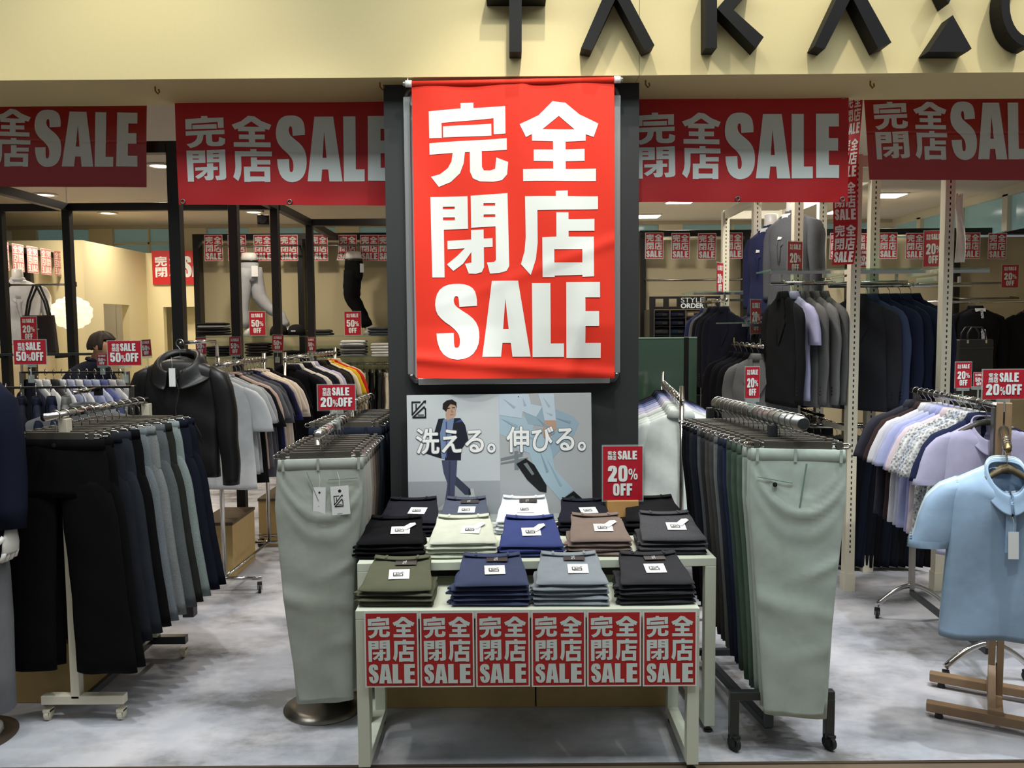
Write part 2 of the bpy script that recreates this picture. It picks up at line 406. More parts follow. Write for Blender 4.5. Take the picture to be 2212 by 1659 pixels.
def text_polys(body, size, bold=0.0):
    "flat triangles of a line of type in the built-in typeface: (verts, faces), origin at its lower left"
    cu = bpy.data.curves.new('line', 'FONT'); cu.body = body; cu.size = size
    o = bpy.data.objects.new('line', cu); COL.objects.link(o)
    me = bpy.data.meshes.new_from_object(o.evaluated_get(bpy.context.evaluated_depsgraph_get()))
    bm = bmesh.new(); bm.from_mesh(me); bmesh.ops.triangulate(bm, faces=bm.faces[:]); bm.verts.index_update()
    vs = [tuple(v.co) for v in bm.verts]; fs = [[v.index for v in (f.verts if f.normal.z > 0 else reversed(f.verts))] for f in bm.faces]
    bm.free(); bpy.data.objects.remove(o); bpy.data.curves.remove(cu); bpy.data.meshes.remove(me)
    if not vs: return [], []
    return vs, fs
def type_line(mb, body, x0, x1, y0, y1, fn, m, lift=0.0, bold=0.0):
    "fit a line of type into a box; fn(x, y, lift)"
    vs, fs = text_polys(body, 1.0)
    if not vs: return
    ax, bx = min(v[0] for v in vs), max(v[0] for v in vs); ay, by = min(v[1] for v in vs), max(v[1] for v in vs)
    sh = [(0, 0)] if not bold else [(bold * math.cos(t), bold * math.sin(t)) for t in [2 * PI * k / 8 for k in range(8)]]
    for k, (dx, dy) in enumerate(sh):
        mb.add([fn(x0 + (x1 - x0) * (v[0] - ax) / (bx - ax) + dx, y0 + (y1 - y0) * (v[1] - ay) / (by - ay) + dy, lift + k * .0001) for v in vs], fs, m)
# ------------------------------------------------------------------ the setting
def carpet():
    m = bpy.data.materials.new('cloud_carpet'); m.use_nodes = True; nt = m.node_tree; b = nt.nodes['Principled BSDF']
    b.inputs['Roughness'].default_value = 0.95; b.inputs['Specular IOR Level'].default_value = 0.1
    tc = nt.nodes.new('ShaderNodeTexCoord')
    def noise(scale, detail, rough, sx=1.0, sy=1.0):
        mp = nt.nodes.new('ShaderNodeMapping'); mp.inputs['Scale'].default_value = (sx, sy, 1)
        n = nt.nodes.new('ShaderNodeTexNoise'); n.inputs['Scale'].default_value = scale; n.inputs['Detail'].default_value = detail; n.inputs['Roughness'].default_value = rough
        nt.links.new(tc.outputs['Object'], mp.inputs[0]); nt.links.new(mp.outputs[0], n.inputs['Vector']); return n
    a = noise(1.3, 8, 0.62, 1.0, 1.5); c = noise(2.6, 6, 0.6)
    r = nt.nodes.new('ShaderNodeValToRGB'); e = r.color_ramp.elements
    e[0].position = 0.36; e[0].color = rgb((128, 127, 126)); e[1].position = 0.56; e[1].color = rgb((206, 206, 213))  # cloudy carpet pattern, with soft floor shadow and sheen mixed into its tones
    k = e.new(0.46); k.color = rgb((180, 180, 186))
    nt.links.new(a.outputs['Fac'], r.inputs[0])
    mx = nt.nodes.new('ShaderNodeMix'); mx.data_type = 'RGBA'; mx.blend_type = 'MULTIPLY'; mx.inputs[0].default_value = 0.35
    r2 = nt.nodes.new('ShaderNodeValToRGB'); e = r2.color_ramp.elements
    e[0].position = .4; e[0].color = rgb((176, 190, 204)); e[1].position = .6; e[1].color = rgb((255, 252, 250))
    nt.links.new(c.outputs['Fac'], r2.inputs[0]); nt.links.new(r.outputs[0], mx.inputs[6]); nt.links.new(r2.outputs[0], mx.inputs[7])
    nt.links.new(mx.outputs[2], b.inputs['Base Color'])
    f = nt.nodes.new('ShaderNodeTexNoise'); f.inputs['Scale'].default_value = 260; nt.links.new(tc.outputs['Object'], f.inputs['Vector'])
    bp = nt.nodes.new('ShaderNodeBump'); bp.inputs['Strength'].default_value = 0.3; bp.inputs['Distance'].default_value = 0.004
    nt.links.new(f.outputs['Fac'], bp.inputs['Height']); nt.links.new(bp.outputs[0], b.inputs['Normal'])
    return m
FASCIA = mat('fascia_cream', (224, 206, 152), 0.55, bump=0.02, scale=60, var=0.015)
CEILM = mat('ceiling_paint', (200, 190, 176), 0.8)
PILM = mat('pillar_charcoal', (38, 40, 42), 0.6)
BEIGE = mat('partition_beige', (204, 190, 152), 0.7)
CREAMW = mat('fitting_room_cream', (228, 216, 172), 0.7)
COLW = mat('column_paint', (206, 200, 180), 0.6)
TEAL = mat('glowing_atrium_glass', (120, 150, 148), 0.12, spec=0.6, emit=.22)  # panes glow weakly in place of the lit atrium behind them

struct(MB().span((-9, 3.1, -.06), (9, 14, 0)).build('floor', carpet()))
struct(MB().span((-9, -2, -.06), (9, 3.085, -.002)).build('floor_front', mat('mall_tile', (120, 104, 86), 0.35, var=0.08, scale=6)))
struct(MB().span((-9, 3.085, -.05), (9, 3.1, .003)).build('trim_1', mat('threshold_metal', (96, 84, 70), 0.4, 0.5)))
# fascia with its soffit, in two boards (one seam shows above the pillar edge)
xs = WX(1381, 100, 4.0)
fb = MB(); fb.span((-9, 4.0, 2.885), (xs - .0012, 4.46, 4.7)); fb.span((xs + .0012, 4.0, 2.885), (9, 4.46, 4.7)); fb.span((-9, 4.01, 2.89), (9, 4.45, 4.69))
struct(fb.build('wall_front', FASCIA))
struct(MB().span((-9, 4.46, CEIL), (9, 14, CEIL + .05)).build('ceiling', CEILM))
PX0, PX1 = WX(834, 500, 4.12), WX(1380, 500, 4.12)
struct(MB().span((PX0, 4.12, 0), (PX1, 4.95, 2.885)).build('wall_pillar', PILM))
# partition behind the fixtures, and the side walls
PW = 9.72
struct(MB().span((WX(418, 520, PW), PW, 0), (6.4, PW + .1, 2.70)).build('wall_back', BEIGE))
struct(MB().span((6.3, 4.46, 0), (6.42, PW, 2.7)).build('wall_right', BEIGE))
struct(MB().span((-7.6, 4.46, 0), (-7.5, 14, CEIL)).build('wall_left', BEIGE))
# fitting rooms
xA = WX(177, 511, 9.9)
struct(MB().span((-7.5, 9.9, 0), (xA, 10.0, 2.77)).build('wall_fitting_front', CREAMW))
fs = MB(); yb = 11.6
fs.span((xA - .1, 10.0, 0), (xA, 10.35, 2.77)); fs.span((xA - .1, 10.35, 2.03), (xA, 11.05, 2.77)); fs.span((xA - .1, 11.05, 0), (xA, yb, 2.77))
struct(fs.build('wall_fitting_side', CREAMW))
fr = MB(); x0, x1 = xA, WX(432, 560, yb)
zt, zl = 2.77, WZ(360, 663, yb)
fr.span((x0, yb, zl), (x1, yb + .1, zt)); fr.span((x0, yb, 0), (x0 + .22, yb + .1, zl)); fr.span((x0 + .22, yb + .27, 0), (x1, yb + .34, zl))
struct(fr.build('wall_fitting_back', CREAMW))
struct(MB().span((xA - 1.2, 10.2, 0), (xA - 1.1, 11.3, 2.77)).build('wall_cubicle', CREAMW))
# the far side: window band under the ceiling between columns
struct(MB().span((-9, 12.0, 0), (5.5, 12.15, 2.5)).build('wall_far', COLW))
struct(MB().span((-9, 11.96, 3.15), (5.5, 12.15, CEIL)).build('trim_2', mat('bulkhead', (176, 168, 152), 0.8)))
cols = [-7.0, -5.9, -4.55, -3.6, -2.35, -1.2, 0.4, 2.3, 4.1, 5.4]
k = 1
for a, b in zip(cols, cols[1:]):
    w = struct(MB().span((a + .17, 12.04, 2.5), (b - .17, 12.06, 3.15)).build('window_%d' % k, TEAL)); k += 1
    MB().span((a + .17, 12.0, 2.93), (b - .17, 12.04, 2.96)).build('window_frame', COLW, w)
    MB().span(((a + b) / 2 - .015, 12.0, 2.5), ((a + b) / 2 + .015, 12.04, 3.15)).build('window_mullion', COLW, w)
for i, a in enumerate(cols): struct(MB().span((a - .17, 11.97, 0), (a + .17, 12.1, CEIL)).build('wall_column', COLW))
# glazed strip above the side wall on the window side
w = struct(MB().span((5.53, 8.6, 2.72), (5.56, 12.0, 3.12)).build('window_%d' % k, TEAL))
fm = MB()
for y in (8.65, 9.25, 10.2, 11.2): fm.span((5.48, y - .05, 2.72), (5.53, y + .05, 3.12))
fm.span((5.48, 8.6, 3.1), (5.53, 12.0, CEIL)); fm.build('window_frame', COLW, w)

# ------------------------------------------------------------------ ceiling lamps and small ceiling things
LAMPE = mat('lamp_face', (255, 240, 214), 0.5, emit=6.0)
LAMPW = mat('lamp_face_white', (255, 250, 240), 0.5, emit=7.0)
TRIMW = mat('lamp_trim', (225, 220, 210), 0.5)
nr = ns = 0
for x, y, kd, seen in LAMPS:
    if not seen: continue
    if kd == 'r':
        r = .09
        o = MB().lathe([(r + .03, 0), (r + .035, -.012), (r, -.016), (r, -.004)], n=24).build('recessed_downlight', TRIMW, loc=(x, y, CEIL - .001), smooth=True)
        MB().lathe([(r, -.008), (r * .6, -.012), (0.001, -.013)], n=24).build('lamp_face', LAMPE, o)
        where = ('round ceiling downlight between the two banners of the black pillar side', 'round ceiling downlight above the cream fitting room wall', 'round ceiling downlight beside the dark projector',
                 'small round ceiling downlight furthest back beyond the projector', 'bright round ceiling downlight just under the outer red banner', 'small round ceiling downlight next to the pillar edge')[nr]
        tag(o, where, 'ceiling light', 'recessed downlights'); nr += 1
    else:
        o = MB().span((-.17, -.17, -.014), (.17, .17, 0)).build('square_downlight', TRIMW, loc=(x, y, CEIL), bevel=.004)
        MB().span((-.145, -.145, -.02), (.145, .145, -.014)).build('lamp_face', LAMPW, o)
        where = ('square ceiling light beyond the white slotted posts, biggest of them', 'square ceiling light behind the twisted red paper strip', 'square ceiling light beside the black pillar edge', 'square ceiling light just under the lower hem of the inner banner')[ns]
        tag(o, where, 'ceiling light', 'square ceiling lights'); ns += 1
p = W(568, 462, 8.6)
o = MB().tube([(0, 0, .0), (0, 0, -(CEIL - p.z) + .02)], .012, 8).build('projector_light', BLACKM, loc=(p.x, p.y, CEIL))
MB().lathe([(.05, 0), (.05, -.02), (.001, -.022)], n=16).build('mount_plate', BLACKM, o)
MB().box((0, 0, p.z - CEIL - .07), (.12, .2, .1), rz=.3).build('lamp_body', BLACKM, o, bevel=.01)
MB().lathe([(.04, 0), (.045, .03), (.001, .031)], n=16).xform(Matrix.Translation((.03, -.11, p.z - CEIL - .07)) @ Matrix.Rotation(PI / 2, 4, 'X')).build('lens', DARKP, o)
tag(o, 'black projector lamp hanging from the shop ceiling', 'spotlight')
for px, py in ((331, 176), (822, 172), (1393, 168), (1884, 166)):
    q = W(px, py, 4.1); o = MB().tube([(0, 0, 0), (0, 0, -.02), (.012, 0, -.035), (.02, 0, -.025), (.016, 0, -.012)], .004, 6).build('ceiling_hook', mat('brass', (150, 110, 60), 0.35, 1.0), loc=(q.x, 4.12 - .04 * (px in (822, 1393)), 2.885))
    tag(o, {331: 'small brass hook in the soffit above the outer banner gap', 822: 'small brass hook at the soffit beside the pillar and projector side banner', 1393: 'small brass hook at the soffit beside the pillar, on the white post side',
            1884: 'small brass hook in the soffit above the banner beside the paper strip'}[px], 'hook', 'soffit hooks')

# ------------------------------------------------------------------ shop sign: black block letters standing off the fascia
def sign(loops, label):
    g = bpy.data.objects.new
    mb = MB()
    pts = [W(a, b, 3.9) for l in loops for a, b in l]
    c = sum(pts, Vector()) / len(pts)
    for l in loops:
        q = [(W(a, b, 3.9).x - c.x, W(a, b, 3.9).z - c.z) for a, b in l]
        mb.prism(q, .095, lambda x, z, d: (x, d, z))
    o = mb.build('sign_letter', mat('sign_black', (9, 9, 10), 0.6, spec=.25), loc=(c.x, 3.9, c.z), bevel=.003)
    tag(o, label, 'sign letter', 'fascia sign letters')
sign([[(1100, 112), (1100, -4), (1050, -4), (1050, -30), (1180, -30), (1180, -4), (1127, -4), (1127, 112)]], 'black T shaped block letter on the cream fascia')
sign([[(1255, 104), (1314, -32), (1345, -32), (1414, 98), (1392, 108), (1331, -6), (1278, 109)]], 'black crossbarless A letter next to the T on fascia')
sign([[(1524, 104), (1524, -34), (1549, -34), (1549, 104)], [(1549, 18), (1594, -34), (1630, -34), (1583, 20), (1650, 80), (1633, 105)]], 'black K shaped block letter on the cream fascia')
sign([[(1759, 100), (1822, -34), (1856, -34), (1926, 92), (1897, 105), (1840, -8), (1782, 106)]], 'black crossbarless A letter between K and triangle emblem')
sign([[(2058, 32), (2099, 105), (2090, 112), (2005, 112), (2008, 107)]], 'small black triangle on the cream fascia')
sign([[(2049, 9), (2030, -30), (2068, -30)]], 'black inverted triangle tip above the small triangle on fascia')
arc = [(2180 + 45 - 62 * math.cos(t), 10 + 92 * math.sin(t)) for t in [k * PI / 14 for k in range(-7, 8)]]
arc2 = [(2180 + 45 - 44 * math.cos(t), 10 + 70 * math.sin(t)) for t in [k * PI / 14 for k in range(-7, 8)]]
sign([arc + arc2[::-1]], 'black round letter at the end of the fascia sign')

# ------------------------------------------------------------------ banners
def cloth_banner(P, Q, R_, T_, fold, items, mats, name, loc=None):
    "cloth between four corners (top left, top right, bottom right, bottom left); fold(u, v) pushes it towards the reader"
    P, Q, R_, T_ = Vector(P), Vector(Q), Vector(R_), Vector(T_); o0 = (P + Q) / 2
    def F(u, v, l):
        p = (P * (1 - u) + Q * u) * (1 - v) + (T_ * (1 - u) + R_ * u) * v - o0
        return (p.x, p.y - fold(u, v) - l, p.z)
    mb = MB(); mb.grid(lambda i, j: F(i, 1 - j, 0), 64, 90, 0)
    sub = MB(); letter(sub, items, lambda u, v, l: (u, v, l + .0015), 0)
    me = sub.mesh('tmp', [PAPERW]); bm = bmesh.new(); bm.from_mesh(me)
    for ax, n in ((0, 40), (1, 56)):
        no = (1, 0, 0) if ax == 0 else (0, 1, 0)
        for k in range(1, n):
            bmesh.ops.bisect_plane(bm, geom=bm.verts[:] + bm.edges[:] + bm.faces[:], plane_co=(k / n, 0, 0) if ax == 0 else (0, k / n, 0), plane_no=no)
    bm.verts.index_update()
    mb.add([F(q.co.x, q.co.y, q.co.z) for q in bm.verts], [[q.index for q in f.verts] for f in bm.faces], 1)
    bm.free(); bpy.data.meshes.remove(me)
    return mb.build(name, mats, loc=o0, smooth=True), o0
def fold_big(u, v):
    d = .011 * math.sin(9 * u + 5 * v) * v + .004 * math.sin(17 * u - 9 * v)
    d += .034 * max(0, v - .82) / .18 * math.sin(PI * u * 1.4 + .6) + .022 * math.exp(-((u - .85 + .35 * (v - .75)) / .05) ** 2) * (v > .5) * (v - .5) * 2
    d += .007 * math.exp(-((u - .25 - .3 * v) / .04) ** 2) * v + .014 * math.exp(-((v - .93 - .06 * u) / .018) ** 2) + .008 * math.exp(-((v - .78 + .25 * u) / .02) ** 2) * u
    d += .006 * math.exp(-((u - .55 + .12 * v) / .03) ** 2) * (1 - v)
    return d
YB = 4.0
o, o0 = cloth_banner(W(889, 183, YB), W(1327, 174, YB), W(1328, 817, YB + .02), W(901, 817, YB + .02), fold_big, BIGB, [ORANGE, CLOTHW], 'hanging_banner')
tag(o, 'tall vermilion cloth closing sale banner hanging on the black pillar', 'banner')
a, b = W(886, 181, YB) - o0, W(1330, 172, YB) - o0
MB().tube([a, b], .0125, 12).build('rod_sleeve', ORANGE, o, smooth=True)
for s_, q in ((-1, a), (1, b)):
    MB().tube([q + Vector((s_ * -.008, 0, 0)), q + Vector((s_ * .022, 0, 0))], .0165, 12).build('end_cap', PAPERW, o, smooth=True)
    MB().tube([q + Vector((s_ * .012, 0, 0)), q + Vector((s_ * .012, .01, .04)), q + Vector((s_ * .005, .03, max(.06, 2.885 - o0.z - q.z)))], .0025, 6).build('hanging_cord', PAPERW, o)
    MB().tube([q + Vector((s_ * .024, 0, 0)), q + Vector((s_ * .034, 0, 0))], .012, 12).build('end_plug', CHROME, o, smooth=True)
# framed white board on the pillar behind the banner
x0, x1, zt, zb = WX(877, 500, 4.1), WX(1339, 500, 4.1), WZ(1106, 186, 4.1), WZ(1106, 829, 4.1)
o = MB().span((x0 + .02, 4.095, zb + .02), (x1 - .02, 4.118, zt - .02)).build('poster_frame', mat('board_grey', (200, 206, 206), 0.5))
fm = MB()
for A, B in (((x0 + .05, zt - .016), (x1 - .05, zt - .016)), ((x0 + .05, zb + .016), (x1 - .05, zb + .016)), ((x0 + .016, zb + .05), (x0 + .016, zt - .05)), ((x1 - .016, zb + .05), (x1 - .016, zt - .05))):
    fm.bar((A[0], 4.1, A[1]), (B[0], 4.1, B[1]), .034, .034, 0, (0, 1, 0))
fm.build('aluminium_rail', mat('satin_aluminium', (196, 199, 198), 0.35, 0.85), o, bevel=.004)
for sx, xx in ((-1, x0), (1, x1)):
    for sz, zz in ((-1, zb), (1, zt)):
        pts = [(xx - sx * .016 - sx * .035 * (1 - math.sin(t)), 4.1, zz - sz * .016 - sz * .035 * (1 - math.cos(t))) for t in [k * PI / 12 for k in range(7)]]
        MB().tube(pts, .017, 10).build('corner_cap', mat('corner_chrome', (120, 122, 124), 0.3, 0.9), o, smooth=True)
tag(o, 'aluminium framed board on the pillar behind the tall red banner', 'poster frame')

def wide_banner(TL, TR, BR, BL, Y, m, label, sag=0.0, grom=True):
    f = lambda u, v: .004 * math.sin(7 * u + 2 * v) + .003 * math.sin(19 * u + 5 * v) * v - .0018 * (abs(v - .5) < .006) + .012 * v * math.sin(3 * u + 1) + sag * v * v
    o, o0 = cloth_banner(W(*TL, Y), W(*TR, Y), W(*BR, Y), W(*BL, Y), f, WIDEB, [m, LET], 'sale_banner')
    if grom:
        for u in (.02, .5, .975):
            for v in (.018, .97):
                p = (W(*TL, Y) * (1 - u) + W(*TR, Y) * u) * (1 - v) + (W(*BL, Y) * (1 - u) + W(*BR, Y) * u) * v - o0
                MB().tube([(p.x + .011 * math.cos(t), p.y - f(u, v) - .003, p.z + .011 * math.sin(t)) for t in [2 * PI * k / 12 for k in range(12)]], .004, 6, closed=True).build('grommet', STEEL, o, smooth=True)
    tag(o, label, 'banner', 'wide sale banners')
    return o
wide_banner((377, 212), (866, 208), (866, 444), (388, 443), 4.42, REDB, 'wide red closing sale banner between pillar and tall black post')
wide_banner((1352, 204), (1833, 204), (1833, 437), (1352, 437), 4.42, REDB, 'wide red closing sale banner between pillar and the twisted paper strip')
wide_banner((-118, 196), (318, 210), (315, 404), (-118, 404), 4.70, REDV, 'wide red banner hung beyond the black post, fitting room side', grom=False)
wide_banner((1864, 186), (2283, 184), (2283, 390), (1876, 389), 4.78, REDV, 'wide red banner above the white slotted post and polo shirts', grom=False)
# ------------------------------------------------------------------ black box frames of the casual corner
FR = .065
def frame(name, posts, beams, label, cat, m, r=FR, top=2.77):
    o = empty(name, (posts[0][0], posts[0][1], 0), label, cat); ox, oy = posts[0]
    for x, y in posts: MB().span((x - ox - r / 2, y - oy - r / 2, 0), (x - ox + r / 2, y - oy + r / 2, top)).build('post', m, o, bevel=.003)
    for (x0, y0), (x1, y1) in beams:
        MB().bar((x0 - ox, y0 - oy, top - r / 2), (x1 - ox, y1 - oy, top - r / 2), r, r).build('beam', m, o, bevel=.003)
    return o
xp1, xp2, xp3, xp0 = WX(381, 500, 4.8), WX(509, 600, 6.05), WX(597, 600, 7.07), WX(151, 600, 7.07)
h = FR / 2
frame('box_display_stand', [(xp1, 4.8), (xp2, 6.05), (xp3, 7.07), (xp0, 7.07), (WX(6, 600, 7.07), 7.07)],
      [((-4.9, 4.8), (xp1 - h, 4.8)), ((-4.9, 7.07), (xp0 - h, 7.07)), ((xp0 + h, 7.07), (xp3 - h, 7.07)), ((xp0, 4.84), (xp0, 7.07 - h)), ((xp1, 4.84), (xp2, 6.05 - h)), ((xp2, 6.05 + h), (xp3, 7.07 - h))],
      'tall black square tube display frame around the casual clothes corner', 'display frame', BLACKM)
xp4 = WX(671, 600, 8.2)
frame('box_display_stand', [(xp4, 8.2), (-1.0, 8.2)], [((xp4 + h, 8.2), (-1.0 - h, 8.2)), ((xp3 + .01, 7.07 + h), (xp4, 8.2 - h)), ((xp4, 8.2 + h), (xp4 - .03, 9.55)), ((-1.0, 8.2 + h), (-1.0, 9.55))],
      'black tube frame joined to the back wall beside the pillar', 'display frame', BLACKM)
# ------------------------------------------------------------------ wall fixtures
def wall_fixture(pxs, X1, label, shelves, rails):
    Y = 9.6; xs_ = [WX(p, 600, Y) for p in pxs]; x0 = xs_[0]; top = WZ(600, 505, Y)
    o = empty('wall_fixture', (x0, Y, 0), label, 'wall fixture')
    for x in xs_: MB().span((x - x0 - .033, -.04, 0), (x - x0 + .033, .1, top - .07)).build('post', BLACKM, o, bevel=.003)
    MB().span((-.033, -.04, top - .07), (X1 - x0, .1, top)).build('top_beam', BLACKM, o, bevel=.003)
    for a, b, py in shelves:
        z = WZ(600, py, 9.4); MB().span((WX(a, py, 9.4) - x0, -.36, z - .012), (WX(b, py, 9.4) - x0, .04, z)).build('glass_shelf', GLASSM, o)
    for a, b, py in rails:
        z = WZ(600, py, 9.4); xa, xb = WX(a, py, 9.4) - x0, WX(b, py, 9.4) - x0
        MB().tube([(xa, -.04, z + .02), (xa, -.2, z), (xb, -.2, z), (xb, -.04, z + .02)], .011, 8).build('rail', STEEL, o, smooth=True)
    return o, top
_, TOPL = wall_fixture((427, 651, 868), -.9, 'black framed wall fixture with glass shelves behind the hanging tops', [(436, 645, 726), (657, 862, 726), (436, 645, 771), (657, 862, 771)], [(470, 640, 531), (665, 860, 531)])
_, TOPR = wall_fixture((1388, 1611, 1838, 2064), 6.3, 'black framed wall fixture along the suit department wall', [], [(1398, 1604, 612), (1620, 1830, 612), (2072, 2185, 624), (2075, 2200, 657)])
# A4 closing sale sheets hanging from the beams
A4 = print_mesh(.21, .297, POSTER, .03)
A4C = print_mesh(.21, .297, POSTER, .03, curl=.9)
cx = [459, 510, 566, 622, 687, 750, 797, 836]
for i, px in enumerate(cx):
    p = W(px, 507, 9.53)
    o = from_mesh('sale_poster', A4C if i == 5 else A4, (p.x, 9.55, p.z))
    tag(o, ['small red closing sale sheet on the shelf wall beam, nearest the fitting rooms', 'second small red sale sheet from the fitting rooms, behind the pale jeans legs', 'third small red sale sheet along the shelf wall beam',
            'fourth small red sale sheet along the shelf wall beam', 'fifth small red sale sheet, past the black frame post', 'curled red sale sheet touching the black trousers legs',
            'red sale sheet next after the curled one', 'red sale sheet half hidden at the pillar edge, shelf wall'][i], 'poster', 'sale sheets on the shelf wall')
ls = [1414 + 57.2 * k for k in range(14)]; ls[9] = 1921; ls[10] = 1979
n = 0
for i, px in enumerate(ls):
    p = W(px, 502, 9.53)
    if i == 5: continue
    o = from_mesh('sale_poster', A4, (p.x, 9.55, p.z - .004 * (i % 3)), rx=.01 * (i % 3))
    tag(o, ORD[n] + ' red closing sale sheet along the suit wall beam, counted from the pillar', 'poster', 'sale sheets on the suit wall'); n += 1
# thin sheets seen from behind on the fitting room side
A4B = print_mesh(.21, .297, POSTER, .03, mirror=True, mats=[mat('show_through_pink', (236, 206, 198), .7), mat('show_through_red', (214, 122, 118), .7), mat('show_through_white', (240, 224, 216), .7)])
xm = -5.36
o = empty('wall_fixture', (xm, 8.6, 0), 'black wall fixture beside the fitting rooms, under the reversed sheets', 'wall fixture')
for y in (8.55, 9.32): MB().span((-.12, y - 8.6 - .03, 0), (-.02, y - 8.6 + .03, 2.62)).build('post', BLACKM, o)
MB().span((-.1, -.05, 2.56), (-.04, 1.27, 2.62)).build('top_beam', BLACKM, o)
MB().span((-.12, -.02, .02), (-.1, 1.27, 2.56)).build('back_panel', BEIGE, o)
for i in range(5):
    y = 8.78 + .27 * i
    q = from_mesh('sale_poster', A4B, (xm - .005, y, WZ(31, 522, 8.8)), rz=PI / 2)
    tag(q, ORD[i] + ' reversed pinkish sale sheet by the fitting rooms, from the tube post', 'poster', 'reversed sale sheets')
p = W(372, 541, 11.55)
me = print_mesh(.95, .47, WIDEB, 0.0, mats=[REDB, REDB, LET])
tag(from_mesh('sale_banner', me, (W(326, 541, 11.55).x + .475, 11.57, p.z)), 'small red banner over the fitting room doorway', 'banner')

# ------------------------------------------------------------------ slotted white gondola frames
def slotted(o, x, y, top, r=.06, foot=True):
    mb = MB(); mb.span((x - r / 2, y - r / 2, 0), (x + r / 2, y + r / 2, top))
    z = .25
    while z < top - .05:
        mb.span((x - .004, y - r / 2 - .0006, z), (x + .004, y - r / 2 + .001, z + .017), 1); z += .034
    mb.build('upright', [CREAMP, SLOT], o)
    if foot: MB().span((x - r / 2 - .006, y - r / 2 - .006, 0), (x + r / 2 + .006, y + r / 2 + .006, .12)).build('foot_sleeve', CREAMP, o, bevel=.003)
def gondola(pts, beams, top, label, shelves=(), rails=()):
    ox, oy = pts[0]; o = empty('slotted_display_stand', (ox, oy, 0), label, 'display stand')
    for x, y in pts: slotted(o, x - ox, y - oy, top)
    for a, b in beams: MB().bar((a[0] - ox, a[1] - oy, top - .04), (b[0] - ox, b[1] - oy, top - .04), .035, .07).build('beam', CREAMP, o, bevel=.002)
    for (x0, y0, x1, y1, z) in shelves:
        MB().span((x0 - ox, y0 - oy, z - .01), (x1 - ox, y1 - oy, z)).build('glass_shelf', GLASSM, o)
        MB().bar((x0 - ox, y0 - oy + .006, z - .022), (x1 - ox, y0 - oy + .006, z - .022), .012, .02).build('shelf_lip', CHROME, o)
    for a, b in rails:
        A, B = Vector((a[0] - ox, a[1] - oy, a[2])), Vector((b[0] - ox, b[1] - oy, b[2]))
        MB().tube([A, B], .014, 10).build('rail', CHROME, o, smooth=True)
        for t in (.08, .92):
            q = A * (1 - t) + B * t; e = (B - A).normalized(); s_ = e.cross(Vector((0, 0, 1)))
            MB().bar(q + Vector((0, 0, .014)), q + Vector((0, 0, .055)), .014, .02).build('rail_bracket', CHROME, o)
    return o
GY = (5.58, 6.51, 7.45); gx0, gx1 = 1.92, 2.43
zr = 1.97
gondola([(gx0, y) for y in GY] + [(gx1, y) for y in GY],
        [((gx0, GY[0]), (gx0, GY[2])), ((gx1, GY[0]), (gx1, GY[2])), ((gx0, GY[0]), (gx1, GY[0])), ((gx0, GY[2]), (gx1, GY[2]))], 2.72,
        'white slotted upright stand carrying the suit mannequins and hanging jackets',
        [(1.66, 5.30, 2.62, 5.62, 2.055), (1.52, 6.9, 1.96, 7.42, 1.985), (1.60, 5.72, 2.3, 6.47, 1.72)],
        [((1.70, 5.44, zr), (2.60, 5.44, zr)), ((1.72, 6.62, 1.9), (1.72, 7.42, 1.9)), ((1.75, 5.72, 1.0), (2.6, 5.72, 1.0)), ((1.72, 5.62, 1.55), (1.72, 6.42, 1.55))])
r1, r2 = WX(1842, 700, 5.17), WX(2040, 700, 5.17)
g2 = gondola([(r1, 5.17), (r2, 5.17)], [((r1, 5.17), (r2, 5.17))], 2.74,
        'pair of white slotted uprights in front of the navy suits, nearest the aisle', [(r1 + .04, 5.25, r2 + .32, 5.7, 2.05)],
        [((r1 - .02, 5.52, 1.955), (r2 + .35, 5.52, 1.955)), ((r1 - .1, 5.62, 1.0), (r2 + .1, 5.62, 1.0))])
for x in (0, r2 - r1):
    for z, d in ((1.985, .36), (1.03, .46), (2.03, .5)): MB().bar((x, .03, z), (x, d, z), .016, .03).build('arm_bracket', CREAMP, g2)
# twisted closing sale strip down the front post
mb = MB(); L_ = WZ(1845, 202, 5.1) - WZ(1833, 573, 5.1)
def strip_fn(u, v):
    a = .95 + .25 * math.sin(7 * v) - .35 * v; x = (u - .5) * .15
    return (x * math.cos(a) - .05 * v + .01 * math.sin(9 * v), -x * math.sin(a) * .6 - .02, -v * L_)
mb.grid(lambda i, j: strip_fn(i, 1 - j), 6, 60, 0)
its = []
for k in range(4): its += [(g, x0, (k + y0) / 4, x1, (k + y1) / 4) for g, x0, y0, x1, y1 in POSTER]
sub = MB(); letter(sub, its, lambda u, v, l: (u, v, l), 0)
me = sub.mesh('tmp', [PAPERW]); bm = bmesh.new(); bm.from_mesh(me)
for k in range(1, 60): bmesh.ops.bisect_plane(bm, geom=bm.verts[:] + bm.edges[:] + bm.faces[:], plane_co=(0, k / 60, 0), plane_no=(0, 1, 0))
bm.verts.index_update()
mb.add([Vector(strip_fn(q.co.x, q.co.y)) + Vector((-.0012, -.0016, 0)) for q in bm.verts], [[q.index for q in f.verts] for f in bm.faces], 1)
bm.free(); bpy.data.meshes.remove(me)
p = W(1843, 202, 5.12)
tag(mb.build('paper_strip', [REDB, CLOTHW], loc=(p.x, 5.135, p.z), smooth=True), 'narrow twisted red paper strip hanging on the white slotted post', 'banner')
p = W(2062, 390, 5.2)
mb = MB(); mb.grid(lambda i, j: ((i - .5) * .06 * (1 - .3 * j) + .012 * math.sin(5 * j), .012 * math.sin(6 * i + 4 * j), -.42 * (1 - j)), 8, 16)
tag(mb.build('hanging_cloth', fabric((232, 226, 216)), loc=(p.x + .012, 5.14, p.z - .09), smooth=True, solid=.003), 'narrow white cloth hanging by the slotted post under the outer banner', 'cloth')

